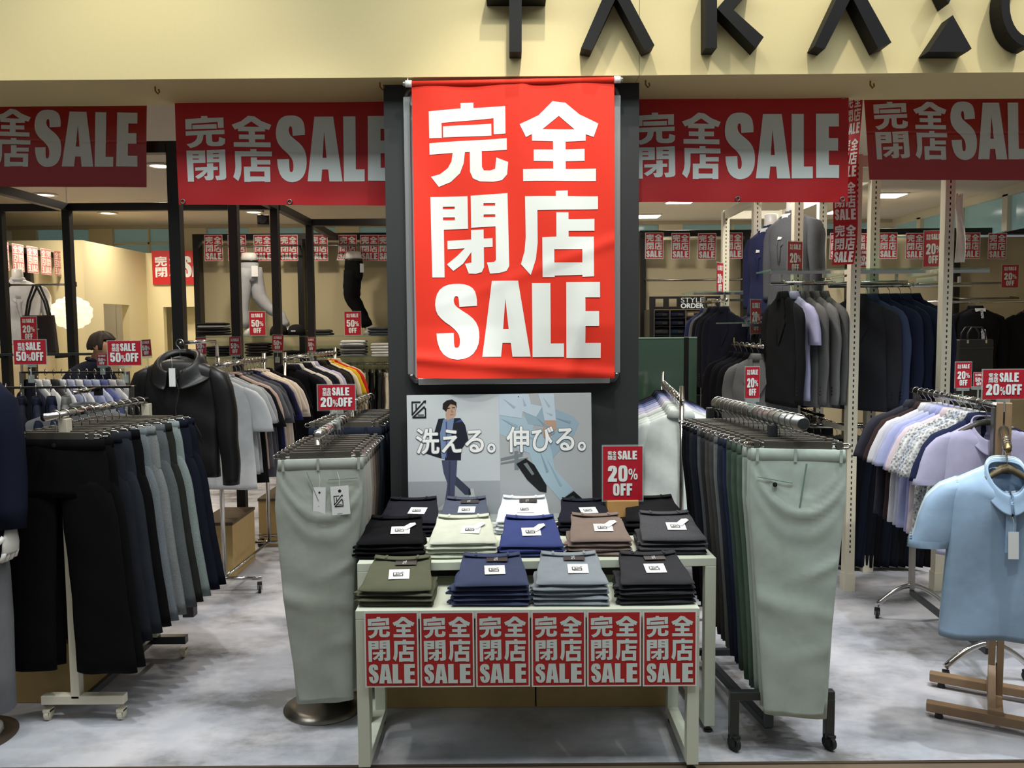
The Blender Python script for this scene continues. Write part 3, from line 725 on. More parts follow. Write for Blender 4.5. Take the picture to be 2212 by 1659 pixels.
# ------------------------------------------------------------------ nesting tables
def nest_table(x0, x1, y0, y1, z, label, rz=0.0, t=.034, leg=.045, runner=True):
    cx_, cy_ = (x0 + x1) / 2, (y0 + y1) / 2; w, d = (x1 - x0) / 2, (y1 - y0) / 2
    o = empty('nesting_table', (cx_, cy_, 0), label, 'table', rz=rz)
    MB().span((-w, -d, z - t), (w, d, z)).build('table_top', TABLEW, o, bevel=.002)
    for sx in (-1, 1):
        for sy in (-1, 1):
            MB().span((sx * w, sy * d, .03), (sx * (w - leg), sy * (d - leg), z - t)).build('leg', TABLEW, o, bevel=.002)
            MB().lathe([(.016, 0), (.018, .008), (.008, .012), (.008, .03)], (sx * (w - leg / 2), sy * (d - leg / 2), 0), 12).build('glide_foot', DARKP, o)
        if runner: MB().span((sx * w, -d + leg, .03), (sx * (w - leg), d - leg, .03 + leg)).build('bottom_rail', TABLEW, o, bevel=.002)
    return o
LZ, TZ = .64, .745
lx0, lx1 = WX(769, 1400, 3.03), WX(1511, 1400, 3.03)
nest_table(lx0, lx1, 3.03, 3.46, LZ, 'low white nesting table with the red sheets on its front edge')
tx0, tx1 = WX(768, 1225, 3.31), WX(1545, 1208, 3.31)
nest_table(tx0, tx1, 3.31, 4.03, TZ, 'taller white nesting table behind, carrying two rows of folded trousers', rz=math.radians(1.6))
bx = [WX(826, 1540, 3.62), WX(1157, 1540, 3.62), WX(1440, 1540, 3.62)]
for i in (0, 1):
    o = MB().span((bx[i] + .003, 3.58, 0), (bx[i + 1] - .003, 3.98, .30)).build('plinth_box', CARDB, bevel=.003)
    MB().span((bx[i] + .003, 3.578, .30), (bx[i + 1] - .003, 3.98, .312)).build('lid', CARDB, o)
    tag(o, 'brown board plinth box under the tables, ' + ('beside the round steel foot' if i == 0 else 'beside the trouser rack'), 'box', 'plinth boxes under the tables')
# six sheets along the low table's front edge
for i in range(6):
    a, b = 784 + 120.6 * i, 784 + 120.6 * (i + 1)
    w = (b - a - 2.5) * 3.06 / FPX; p = W((a + b) / 2, 1317 - .9 * i, 3.02)
    o = from_mesh('sale_poster', print_mesh(w, w * 1.425, POSTER, .028, mats=[PAPERW, mat('sheet_red', (188, 44, 44), .45), mat('sheet_white', (226, 238, 234), .5)]), (p.x, 3.022 - .001 * (i % 2), LZ - .002 - .0008 * i), rx=-.012)
    tag(o, ORD[i] + ' closing sale sheet on the low table edge, counted from the round steel foot', 'poster', 'sale sheets on the table front')

# photo print standing on the tall table
pw_, ph_ = .905, .625
def photo_print():
    mb = MB(); yf = lambda d: -d
    F = lambda x, y, d=0.0: ((x - .5) * pw_, -d, ph_ * (1 - y))
    mb.span((-pw_ / 2, 0, 0), (pw_ / 2, .012, ph_), 0)
    def P(pts, m, lift): mb.poly([[(x, -y) for x, y in pts]], lambda x, y: F(x, -y, lift), m)
    Z = lambda pts: [((x - 98) / 1532.0, (y - 90) / 1090.0) for x, y in pts]
    P([(0, 0), (.5, 0), (.5, .68), (0, .68)], 1, .0004); P([(0, .68), (.5, .68), (.5, 1), (0, 1)], 2, .0004)
    P([(.5, 0), (1, 0), (1, 1), (.5, 1)], 3, .0004)
    P(Z([(98, 1120), (1640, 1120), (1640, 1180), (98, 1180)]), 1, .0006)
    # walking figure
    P(Z([(380, 650), (510, 650), (500, 790), (488, 860), (480, 1030), (400, 1022), (425, 850), (395, 760)]), 5, .001)
    P(Z([(480, 790), (500, 790), (618, 905), (605, 950), (570, 950), (484, 860)]), 6, .0008)
    P(Z([(330, 1075), (400, 1020), (450, 1040), (455, 1065), (400, 1082), (335, 1086)]), 7, .0012); P(Z([(612, 900), (640, 896), (660, 990), (640, 1040), (618, 1035), (606, 970)]), 7, .0012)
    P(Z([(598, 905), (614, 900), (620, 950), (602, 955)]), 4, .0013)
    P(Z([(358, 295), (410, 290), (400, 640), (330, 620), (250, 590), (320, 420)]), 4, .0011)
    P(Z([(400, 300), (500, 290), (480, 440), (440, 640), (380, 635), (370, 420)]), 8, .0012)
    P(Z([(490, 290), (540, 290), (580, 350), (606, 480), (545, 560), (540, 652), (405, 648), (440, 520), (470, 420)]), 4, .0014)
    P(Z([(470, 345), (545, 300), (560, 320), (500, 330)]), 9, .0016)
    P(Z([(425, 215), (500, 205), (505, 260), (480, 290), (430, 310), (418, 260)]), 10, .0014)
    P(Z([(412, 170), (450, 160), (505, 165), (508, 215), (495, 255), (470, 268), (430, 245), (412, 210)]), 10, .0015)
    P(Z([(395, 210), (398, 165), (430, 138), (475, 130), (510, 155), (512, 205), (500, 180), (460, 170), (440, 195), (425, 235), (405, 215)]), 11, .0017)
    # seated figure, cropped
    P(Z([(863, 270), (1050, 270), (1150, 360), (1110, 480), (1000, 500), (865, 430)]), 12, .0008)
    P(Z([(1060, 215), (1330, 225), (1480, 290), (1525, 350), (1480, 450), (1300, 650), (1230, 560), (1350, 390), (1100, 350)]), 13, .001)
    P(Z([(1010, 370), (1190, 400), (1290, 560), (1320, 740), (1475, 920), (1365, 1010), (1160, 760), (1110, 600), (1010, 560)]), 12, .0012)
    P(Z([(863, 92), (1110, 92), (1130, 180), (1225, 200), (1170, 290), (1060, 240), (1050, 300), (865, 270)]), 14, .0014)
    P(Z([(1190, 92), (1320, 92), (1335, 330), (1240, 320), (1220, 200)]), 14, .0016)
    P(Z([(1240, 320), (1330, 320), (1340, 390), (1260, 480), (1225, 460), (1225, 390)]), 10, .0018)
    P(Z([(1000, 690), (1080, 645), (1150, 700), (1250, 880), (1248, 940), (1190, 930), (1090, 830)]), 15, .0016)
    P(Z([(1365, 1010), (1475, 930), (1560, 1010), (1610, 1085), (1430, 1085), (1390, 1050)]), 15, .0018)
    P(Z([(872, 640), (1055, 600), (1055, 628), (872, 665)]), 16, .0009); P(Z([(872, 680), (1100, 635), (1090, 660), (872, 695)]), 16, .0009); P(Z([(985, 580), (1020, 580), (1020, 745), (985, 745)]), 16, .00085)
    # creases and small details of the print
    P(Z([(430, 205), (455, 200), (455, 207), (430, 212)]), 11, .0019); P(Z([(474, 198), (498, 196), (498, 203), (474, 206)]), 11, .0019)
    P(Z([(468, 212), (482, 240), (466, 240)]), 18, .0019); P(Z([(455, 258), (486, 254), (480, 262), (460, 264)]), 18, .0019)
    for k, pts in enumerate(([(1180, 300), (1330, 420), (1300, 450)], [(1020, 420), (1180, 480), (1170, 500)], [(1190, 560), (1270, 760), (1250, 770)], [(1250, 640), (1380, 880), (1360, 890)], [(1330, 300), (1460, 330), (1450, 350)], [(880, 300), (1020, 360), (1000, 380)])): P(Z(pts), 13 if k % 2 else 19, .0019)
    for pts in ([(900, 130), (1000, 200), (985, 215)], [(1060, 120), (1090, 190), (1070, 195)], [(1230, 120), (1290, 200), (1275, 212)], [(1250, 250), (1310, 270), (1300, 285)]): P(Z(pts), 20, .0021)
    P(Z([(1022, 110), (1030, 110), (1030, 118), (1022, 118)]), 15, .0021); P(Z([(1255, 400), (1262, 400), (1252, 465), (1244, 462)]), 18, .002); P(Z([(1285, 400), (1292, 400), (1282, 440), (1275, 438)]), 18, .002)
    P(Z([(440, 660), (455, 660), (440, 1000), (430, 1000)]), 6, .0016); P(Z([(420, 320), (430, 320), (425, 630), (415, 630)]), 9, .0015)
    P(Z([(1060, 690), (1090, 680), (1150, 780), (1130, 790)]), 16, .0019); P(Z([(1420, 990), (1470, 970), (1540, 1060), (1520, 1065)]), 21, .002)
    # emblem, headline, prices
    letter(mb, [('emblem', .025, .04, .105, .18)], lambda u, v, l: F(u, v, .002 + l), 15)
    for body, x0, x1, y0, y1 in (('洗える。', .05, .475, .265, .46), ('伸びる。', .54, .965, .26, .455)):
        for m, b, l in ((17, .0055, .0022), (0, .0026, .0036)):
            type_line(mb, body, x0 * pw_, x1 * pw_, -y1 * ph_, -y0 * ph_, lambda x, y, l_: (x - pw_ / 2, -l_, ph_ + y), m, l, b)
    for body, x0, x1, y0, y1 in (('¥7,900', .04, .115, .865, .9), ('¥6,900', .537, .61, .85, .885)):
        type_line(mb, body, x0 * pw_, x1 * pw_, -y1 * ph_, -y0 * ph_, lambda x, y, l_: (x - pw_ / 2, -l_, ph_ + y), 15, .002)
    q = lambda n_, c: mat('print_' + n_, c, .4)
    return mb.mesh('photo_poster', [PAPERW, q('pale', (196, 202, 206)), q('floor', (160, 166, 172)), q('grey', (172, 176, 180)), q('jacket', (32, 34, 48)), q('slacks', (70, 76, 104)), q('slacks_far', (58, 64, 84)),
        q('shoes', (190, 196, 196)), q('shirt', (120, 138, 172)), q('lining', (58, 76, 140)), q('skin', (186, 152, 132)), q('hair', (34, 28, 26)), q('trousers', (166, 190, 204)), q('trousers_far', (148, 172, 188)),
        q('pale_shirt', (188, 202, 216)), q('black', (24, 26, 28)), q('bench', (120, 128, 132)), q('outline', (112, 118, 124)), q('skin_shade', (150, 116, 98)), q('trousers_crease', (132, 158, 176)), q('shirt_crease', (160, 178, 198)), q('shoe_shine', (70, 74, 78))])
pc = (W(886, 826, 4.05) + W(1271, 823, 4.05) + W(1275, 1100, 4.0) + W(889, 1085, 4.0)) / 4
o = from_mesh('photo_poster', photo_print(), (pc.x, 4.0, TZ + .002), rx=-.03)
o.rotation_euler = (-.045, -.006, 0)
tag(o, 'photo poster of washable stretch trousers standing below the tall red banner', 'poster')

# ------------------------------------------------------------------ price cards
def card(px0, py0, px1, py1, Y, kind, d, label, yaw=0.0, stem=None, tilt=0.0, block=False, w=None, group='price cards', sheet=False):
    p0, p1 = W(px0, py0, Y), W(px1, py1, Y); c = (p0 + p1) / 2
    if w is None: w = abs(p1.x - p0.x) / max(.2, math.cos(yaw))
    hh = abs(p0.z - p1.z)
    items = CARD_P(d) if kind == 'P' else CARD_L(d)
    mb = MB(); mb.span((-w / 2, -.0015, -hh), (w / 2, .0015, 0))
    o = mb.build('price_card', [ACRYL], loc=(c.x, Y, max(p0.z, p1.z)), rz=yaw)
    o.rotation_euler = (0, tilt, yaw)
    cd = from_mesh('printed_card', print_mesh(w * .94, hh * .94, items, 0.0, .0004, mats=[REDC, REDC, LET]), (0, -.0022, -hh * .03), parent=o)
    if stem:
        z = WZ(px0, stem, Y) - max(p0.z, p1.z)
        MB().span((-.03, -.006, -hh - .012), (.03, .006, -hh + .004)).build('card_clip', ACRYL, o)
        MB().tube([(0, 0, -hh - .012), (0, 0, z + .02)], .004, 8).build('stem', ACRYL, o)
        MB().tube([(0, 0, z + .03), (0, 0, z - .012)], .016, 10).build('rail_clip', ACRYL, o)
    if block:
        MB().span((-w * .38, -.012, -hh - .075), (w * .38, .055, -hh + .006)).build('wooden_foot', mat('pale_wood', (196, 150, 92), .5, bump=.04, scale=9, var=.1), o, bevel=.003)
    tag(o, label, 'price card', group)
    return o
card(1300, 961, 1390, 1083, 3.86, 'P', '2', 'red 20% OFF card on a wooden foot beside the photo poster', block=True)
card(684, 830, 770, 887, 3.72, 'L', '2', 'wide red 20% OFF card above the pale trousers on the round steel foot', stem=922)
card(27, 733, 103, 788, 4.42, 'L', '5', 'wide red 50% OFF card in front of the tote bag', stem=822)
card(230, 735, 308, 790, 4.42, 'L', '5', 'wide red 50% OFF card in front of the stooping person', stem=822)
card(47, 683, 78, 738, 6.4, 'P', '2', 'narrow red 20% card above the wide card, by the tote bag', w=.13)
card(209, 764, 233, 790, 5.3, 'P', '5', 'small red 50% card half behind the wide card at the person', stem=805)
card(303, 733, 327, 770, 5.4, 'P', '5', 'tilted small red card peeking out beside the black hooded jacket', tilt=-.06, stem=800)
card(537, 672, 575, 725, 9.2, 'P', '5', 'red 50% OFF card on the glass shelf before the pale jeans legs')
card(743, 672, 781, 725, 9.2, 'P', '5', 'red 50% OFF card on the glass shelf before the black trousers legs')
card(425, 729, 443, 766, 5.35, 'P', '5', 'small red card on the T-shirt rail, first from the hooded jacket', stem=784, w=.068)
card(497, 727, 519, 767, 5.6, 'P', '5', 'small red card on the T-shirt rail, second from the hooded jacket', stem=784, w=.08)
card(590, 723, 612, 758, 6.0, 'P', '5', 'small red card on the T-shirt rail, third from the hooded jacket', stem=780, tilt=.05, w=.085)
card(666, 728, 679, 760, 6.3, 'P', '5', 'small red card on the T-shirt rail, nearest the pillar', stem=776, w=.06)
card(1609, 791, 1641, 862, 3.52, 'P', '2', 'narrow red 20% OFF card above the trouser rack tube', stem=884)
card(1548, 566, 1561, 637, 7.0, 'P', '2', 'very narrow red card at the slotted post above the style order sign', yaw=.9, w=.14)
card(1624, 646, 1640, 722, 5.8, 'P', '2', 'narrow red 20% OFF card standing under the navy mannequin jacket', yaw=.75, w=.14)
card(1705, 520, 1729, 594, 5.4, 'P', '2', 'red 20% OFF card standing in front of the grey mannequin jacket', yaw=.5, w=.14)
card(2002, 497, 2030, 578, 5.35, 'P', '2', 'red 20% OFF card standing on the glass shelf over the navy suits', yaw=-.25, w=.12)
card(1857, 538, 1873, 578, 6.0, 'P', '2', 'small red card half hidden behind the slotted post with paper strip', w=.1)
card(2164, 571, 2200, 622.5, 9.39, 'P', '2', 'red 20% OFF card on the wall rail above the black formal suits')
card(2063, 781, 2098, 839, 4.13, 'P', '2', 'portrait red 20% OFF card on the shirt rail before the briefcase', stem=869)
card(2121, 797, 2214, 863, 3.82, 'L', '2', 'wide red 20% OFF card above the polo shirts', stem=884)
card(2105, 804, 2122, 836, 3.99, 'P', '5', 'small red card half hidden behind the wide card above the polo shirts', w=.05, stem=876)

# ------------------------------------------------------------------ style order unit, glass screen, globe lamp
Y = 9.1; x0, x1 = WX(1403, 700, Y), WX(1556, 700, Y); zt, zs = WZ(1480, 640, Y), WZ(1480, 668, Y)
o = empty('fabric_shelf_unit', (x0, Y, 0), 'black style order unit holding rolls of suit cloth', 'shelf unit')
wu = x1 - x0; fm = MB(); cells = [(1416, 1434), (1445, 1463), (1528, 1546)]
za, zb_ = WZ(1480, 645, Y), WZ(1480, 662, Y)
fm.span((0, 0, za), (wu, .04, zt)); fm.span((0, 0, zs), (wu, .04, zb_)); e = 0
for a, b in cells:
    fm.span((e, 0, zb_), (WX(a, 650, Y) - x0, .04, za)); e = WX(b, 650, Y) - x0
fm.span((e, 0, zb_), (wu, .04, za)); fm.build('sign_header', BLACKM, o)
sg = MB()
sx0, sx1 = WX(1471, 650, Y) - x0, WX(1520, 650, Y) - x0
type_line(sg, 'STYLE', sx0, sx1, WZ(1480, 653.5, Y), WZ(1480, 643, Y), lambda x, y, l: (x, -.002 - l, y), 0)
type_line(sg, 'ORDER', sx0, sx1, WZ(1480, 665.5, Y), WZ(1480, 655.5, Y), lambda x, y, l: (x, -.002 - l, y), 0, 0, .003)
sg.build('sign_lettering', LET, o)
for px in (1408, 1551): MB().span((WX(px, 700, Y) - x0 - .024, 0, 0), (WX(px, 700, Y) - x0 + .024, .36, zs)).build('side_post', BLACKM, o)
MB().span((0, .36, 0), (wu, .38, zs)).build('back_panel', BLACKM, o)
colx = [1413, 1447, 1481, 1515, 1549]; rowz = [zs - .003 - .095 * k for k in range(10)]
for px in colx[:4]: MB().span((WX(px, 700, Y) - x0 - .005, -.004, .5), (WX(px, 700, Y) - x0 + .005, .004, zs)).build('divider', STEEL, o)
for k, z in enumerate(rowz): MB().span((.04, .005, z - .095), (wu - .04, .35, z - .089)).build('shelf', DARKP, o)
rollc = [(30, 32, 44), (30, 34, 52), (150, 138, 112), (128, 120, 104)], [(30, 32, 38), (26, 30, 48), (148, 136, 112), (40, 42, 60)], [(52, 52, 52), (30, 38, 56), (78, 74, 64), (34, 34, 46)], [(92, 84, 72), (78, 78, 76), (96, 88, 74), (60, 58, 56)]
for r in range(9):
    for c in range(4):
        xa, xb = WX(colx[c], 700, Y) + .012, WX(colx[c + 1], 700, Y) - .012
        q = MB(); q.loft([ell(0, 0, 0, .036, .05, 14, 3), ell(0, 0, xb - xa, .036, .05, 14, 3)]).xform(Matrix.Rotation(PI / 2, 4, 'Y'))
        b_ = q.build('fabric_roll', fabric(rollc[min(r, 3)][c] if r < 4 else rollc[r % 3][(c + r) % 4]), loc=(xa, Y + .07, rowz[r] - .089 + .037), smooth=True)
        MB().span(((xb - xa) * .55, -.053, -.012), ((xb - xa) * .9, -.049, .014)).build('roll_label', DARKP, b_)
        tag(b_, '%s row down, %s cloth roll from the pillar side in the style order unit' % (ORD[r], ORD[c]), 'fabric roll', 'suit cloth rolls')
Y = 6.5; x0, x1, zt = WX(1372, 800, Y), WX(1505, 800, Y), WZ(1440, 728, Y)
o = MB().span((x0, Y, .06), (x1, Y + .012, zt)).build('glass_screen', mat('green_glass', (74, 100, 84), .12, spec=.6))
MB().span((x0, Y - .004, zt - .012), (x1, Y + .016, zt)).build('edge_strip', mat('glass_edge', (150, 180, 160), .2), o)
MB().span((WX(1477, 800, Y), Y - .01, .06), (WX(1487, 800, Y), Y - .001, zt - .004)).build('stile', BLACKM, o)
MB().span((x0, Y - .15, 0), (x1, Y + .15, .06)).build('base', BLACKM, o)
tag(o, 'dark green glass screen between the pillar and the suits', 'screen')
p = W(155, 676, 8.7); R_ = 40 * 8.7 / FPX
mb = MB(); n_, m_ = 48, 26
def globe(i, j):
    th, ph = 2 * PI * i, PI * j; rr = R_ * (1 + .045 * math.sin(9 * th + 5 * ph * 2) * math.sin(ph) + .05 * math.sin(7 * ph * 2 + 3 * th))
    return (rr * math.sin(ph) * math.cos(th), rr * math.sin(ph) * math.sin(th), -rr * .86 * math.cos(ph))
mb.grid(globe, n_, m_)
o = mb.build('globe_lamp', mat('globe_glow', (255, 244, 212), .6, emit=.8), loc=(p.x, 8.7, p.z))
MB().tube([(0, 0, R_ * .8), (0, 0, CEIL - p.z)], .006, 6).build('pendant_cord', PAPERW, o)
tag(o, 'glowing white pleated globe lamp behind the black frame post', 'lamp')
# ------------------------------------------------------------------ garments: prototypes hang from a rail at their origin (x width, -y front)
BASEF = fabric((90, 90, 92))
def body_rings(tab, N, n, p, seed, fold=.008, hem=.0, cx=None):
    rd = random.Random(seed); ph = [rd.uniform(0, 6.28) for _ in range(6)]; z0, z1 = tab[0][0], tab[-1][0]
    out = []
    for i in range(N + 1):
        z = z0 + (z1 - z0) * i / N; t = i / N
        hw, ht = lerp_table([(-a, b, c) for a, b, c in tab], -z)
        c0 = cx(t) if cx else 0.0
        def f(x, zz, t=t):
            return fold * t * math.sin(x * 26 + ph[0] + 2 * t) + fold * .8 * math.sin(x * 13 - zz * 9 + ph[1]) * min(1, t * 3) + fold * .5 * math.sin(zz * 31 + x * 17 + ph[2]) * min(1, t * 4) + hem * t * t * math.sin(x * 40 + ph[3])
        out.append(ell(c0, 0, z, hw, ht, n, p, f))
    return out
def sleeve_rings(sg, tab, n, seed, fold=.005):
    rd = random.Random(seed); ph = rd.uniform(0, 6.28); out = []
    z0, z1 = tab[0][0], tab[-1][0]; N = 10 if z1 > -.5 else 18
    for i in range(N + 1):
        z = z0 + (z1 - z0) * i / N
        c, hw, ht = lerp_table([(-a, b, d, e) for a, b, d, e in tab], -z)
        k = math.sin(z * 21 + ph) * fold * .55
        out.append(ell(sg * c + k * sg, k, z - (.0 if i < N else 0), hw + k * .4, ht, n, 2.2))
    return out
def hook_pts(r=.022, drop=-.078):
    return [(r * math.cos(t), 0, r * math.sin(t)) for t in [math.radians(a) for a in (-35, 0, 30, 60, 90, 120, 150, 180, 215, 245)]] + [(-.002, 0, -r - .010), (0, 0, -r - .022), (0, 0, drop)]

def make_clip_hanger(r_=.022):
    mb = MB(); mb.box((0, 0, -.088), (.25, .012, .034)); r = mb.build('clip_hanger', TAUPE, bevel=.002)
    h_ = MB().tube(hook_pts(r_), .0024, 6).build('hook', CHROME, r, smooth=True)
    ro = MB()
    for z in (-.080, -.096): ro.tube([(-.185, 0, z), (.185, 0, z)], .0035, 6)
    ro.tube([(-.185, 0, -.096), (-.192, 0, -.088), (-.185, 0, -.08)], .0035, 6); ro.tube([(.185, 0, -.096), (.192, 0, -.088), (.185, 0, -.08)], .0035, 6)
    k = [(h_, []), (ro.build('clip_rod', CHROME, r, smooth=True), [])]
    for s_ in (-1, 1): k.append((MB().box((s_ * .152, -.001, -.1), (.02, .022, .06)).build('clip', TAUPE, r, bevel=.003), []))
    return proto(r, k)
def make_shirt_hanger(name='shirt_hanger', m=TAUPE):
    pts = [(-.19, 0, -.160), (-.14, 0, -.138), (-.07, 0, -.106), (-.03, 0, -.090), (0, 0, -.084), (.03, 0, -.090), (.07, 0, -.106), (.14, 0, -.138), (.19, 0, -.160)]
    r = MB().tube(pts, [.009, .011, .013, .014, .014, .014, .013, .011, .009], 8).build(name, m, smooth=True)
    return proto(r, [(MB().tube(hook_pts(drop=-.088), .0024, 6).build('hook', CHROME, r, smooth=True), [])])
def make_trousers(seed, hero=False):
    rd = random.Random(seed); L_ = 1.0
    tab = [(-.105, .172, .016), (-.15, .176, .018), (-.30, .178, .024), (-.55, .155, .026), (-1.13, .112, .018)]
    ph = rd.uniform(0, 6.28); bow = rd.uniform(-.02, .02)
    mb = MB()
    n = 72 if hero else 22; N = 60 if hero else 16
    g = body_rings(tab, N, n, 3.6, seed, .006 if not hero else .002, .004, lambda t: bow * math.sin(PI * t))
    if hero:
        def dr(x, y, z):
            if y > 0: return y
            for a_, k_, am, wd_ in ((-.345, 4.6, .011, .022), (-.295, 5.5, .005, .016), (-.43, 5.0, .005, .03)):
                q = z - (a_ + k_ * (x - .015) ** 2); y -= am * math.exp(-(q / wd_) ** 2) * (1 - min(1, abs(x) / .185) ** 3)
            for zc, sl, am, wd_ in ((-.60, .5, .006, .022), (-.74, -.35, .005, .03), (-.9, .3, .004, .035)):
                q = z - (zc + sl * x); y -= am * math.exp(-(q / wd_) ** 2) * max(0, min(1, .5 + (x if sl > 0 else -x) / .16))
            return y - .0045 * math.exp(-((x - bow * math.sin(PI * (-z - .105) / 1.03)) / .006) ** 2) * (z < -.16) - .004 * math.exp(-((z + .7 + .25 * x) / .03) ** 2)
        g = [[(x, dr(x, y, z), z) for x, y, z in q] for q in g]
    mb.loft(g)
    t2 = [(-.30, .172, .012), (-.55, .152, .016), (-1.15, .118, .014)]
    g = body_rings(t2, 12, 22, 2.6, seed + 1, .004, .004, lambda t: bow + .012 * t)
    mb.loft([[(x, y + .03, z) for x, y, z in q] for q in g])
    r = mb.build('trousers', BASEF, smooth=True)
    wb = MB().loft([ell(0, 0, z, w_, t_, 40, 5.5) for z, w_, t_ in ((-.099, .1715, .0155), (-.1, .1725, .0168), (-.142, .1758, .0186), (-.143, .1745, .0175))]).build('waistband', BASEF, r, smooth=True)
    k = [(wb, [])]
    for x in ((-.15, -.01, .155) if hero else (-.1, .1)):
        k.append((MB().box((x, -.0215, -.122), (.011, .004, .05)).build('belt_loop', BASEF, r, bevel=.001), []))
    return proto(r, k)
def make_open_trousers(seed):
    mb = MB()
    mb.loft(body_rings([(-.105, .2, .02), (-.2, .215, .03), (-.345, .222, .04)], 8, 24, 2.6, seed, .004))
    for s_ in (-1, 1):
        tab = [(-.24, .09, .026), (-.33, .108, .036), (-.45, .116, .043), (-.7, .118, .045), (-1.1, .13, .04)]
        mb.loft(body_rings(tab, 14, 20, 2.3, seed + s_, .006, .006, lambda t, s_=s_: s_ * (.104 + .012 * min(1, t * 5) + .058 * t)))
    r = mb.build('trousers', BASEF, smooth=True)
    wb = MB().loft([ell(0, 0, z, w_, t_, 22, 2.8) for z, w_, t_ in ((-.099, .2, .02), (-.1, .203, .023), (-.142, .207, .025), (-.143, .203, .022))]).build('waistband', BASEF, r, smooth=True)
    k = [(wb, [])]
    k.append((MB().lathe([(.009, 0), (.009, -.003), (.001, -.004)], n=12).xform(Matrix.Translation((0, -.025, -.124)) @ Matrix.Rotation(-PI / 2, 4, 'X')).build('button', DARKP, r), []))
    return proto(r, k)
def collar_mb(hw=.062, open_=.0):
    return MB().loft([ell(0, 0, z, a, b, 20, 2) for z, a, b in ((-.098, hw + .03, .05), (-.062, hw + .006, .042), (-.05, hw, .038), (-.054, hw - .006, .03), (-.09, hw - .004, .028))], cap=False)
def make_top(kind, seed):
    long_ = kind in ('jacket', 'long_shirt'); th = 1.35 if kind == 'jacket' else 1.0
    bot = -.74 if kind == 'jacket' else -.70
    tab = [(-.070, .05, .02 * th), (-.082, .075, .024 * th), (-.10, .12, .028 * th), (-.122, .18, .032 * th), (-.15, .212, .036 * th), (-.2, .222, .042 * th), (-.4, .215, .044 * th), (bot, .235, .046 * th)]
    mb = MB(); mb.loft(body_rings(tab, 20, 26, 2.5, seed, .007, .006))
    r = mb.build({'jacket': 'jacket', 'tee': 'tee_shirt', 'shirt': 'short_sleeve_shirt', 'long_shirt': 'long_sleeve_shirt'}[kind], BASEF, smooth=True)
    st = [(-.124, .176, .012, .014), (-.145, .205, .042, .03 * th), (-.2, .238, .058, .036 * th), (-.30, .272, .062, .036 * th), (-.37, .286, .066, .032 * th)]
    if long_: st = st[:3] + [(-.32, .262, .054, .038), (-.5, .266, .05, .038), (-.72, .258, .044, .034)]
    k = []
    for s_ in (-1, 1):
        sl = MB().loft(sleeve_rings(s_, st, 16, seed + s_)).build('sleeve', BASEF, r, smooth=True); subs = []
        if kind == 'jacket':
            for b_ in range(3): subs.append(MB().lathe([(.006, 0), (.006, .003), (.001, .004)], n=8).xform(Matrix.Translation((s_ * .262, -.036, -.66 + .02 * b_)) @ Matrix.Rotation(PI / 2, 4, 'X')).build('cuff_button', DARKP, sl))
        k.append((sl, subs))
    if kind == 'tee':
        k.append((MB().tube([(.058 * math.cos(t), .026 * math.sin(t) - .004, -.072 + .006 * math.sin(t)) for t in [2 * PI * i / 20 for i in range(20)]], .009, 8, closed=True).build('neckband', BASEF, r, smooth=True), []))
    else:
        k.append((collar_mb(.066 if kind == 'jacket' else .058).build('collar', BASEF, r, smooth=True, solid=.003), []))
    if kind == 'jacket':
        for s_ in (-1, 1):
            q = MB().prism([(s_ * .012, -.38), (s_ * .105, -.24), (s_ * .085, -.21), (s_ * .098, -.19), (s_ * .06, -.09), (s_ * .03, -.09)], .006, lambda x, z, d: (x, -.047 - .02 * min(1, max(0, (-z - .08) / .2)) + d, z))
            k.append((q.build('lapel', BASEF, r), []))
    if kind in ('shirt', 'long_shirt'):
        k.append((MB().span((-.016, -.052, -.69), (.016, -.047, -.10)).build('placket', BASEF, r), []))
    return proto(r, k)
P_CLIP = make_clip_hanger(); P_CLIPB = make_clip_hanger(.033); P_HANG = make_shirt_hanger(); P_DARKH = make_shirt_hanger('black_hanger', DARKP)
P_TR = [make_trousers(s) for s in (11, 12, 13)]; P_OT = [make_open_trousers(s) for s in (21, 22)]
P_T = {'tee': [make_top('tee', s) for s in (31, 32)], 'shirt': [make_top('shirt', s) for s in (41, 42)], 'long_shirt': [make_top('long_shirt', 51)], 'jacket': [make_top('jacket', s) for s in (61, 62)]}

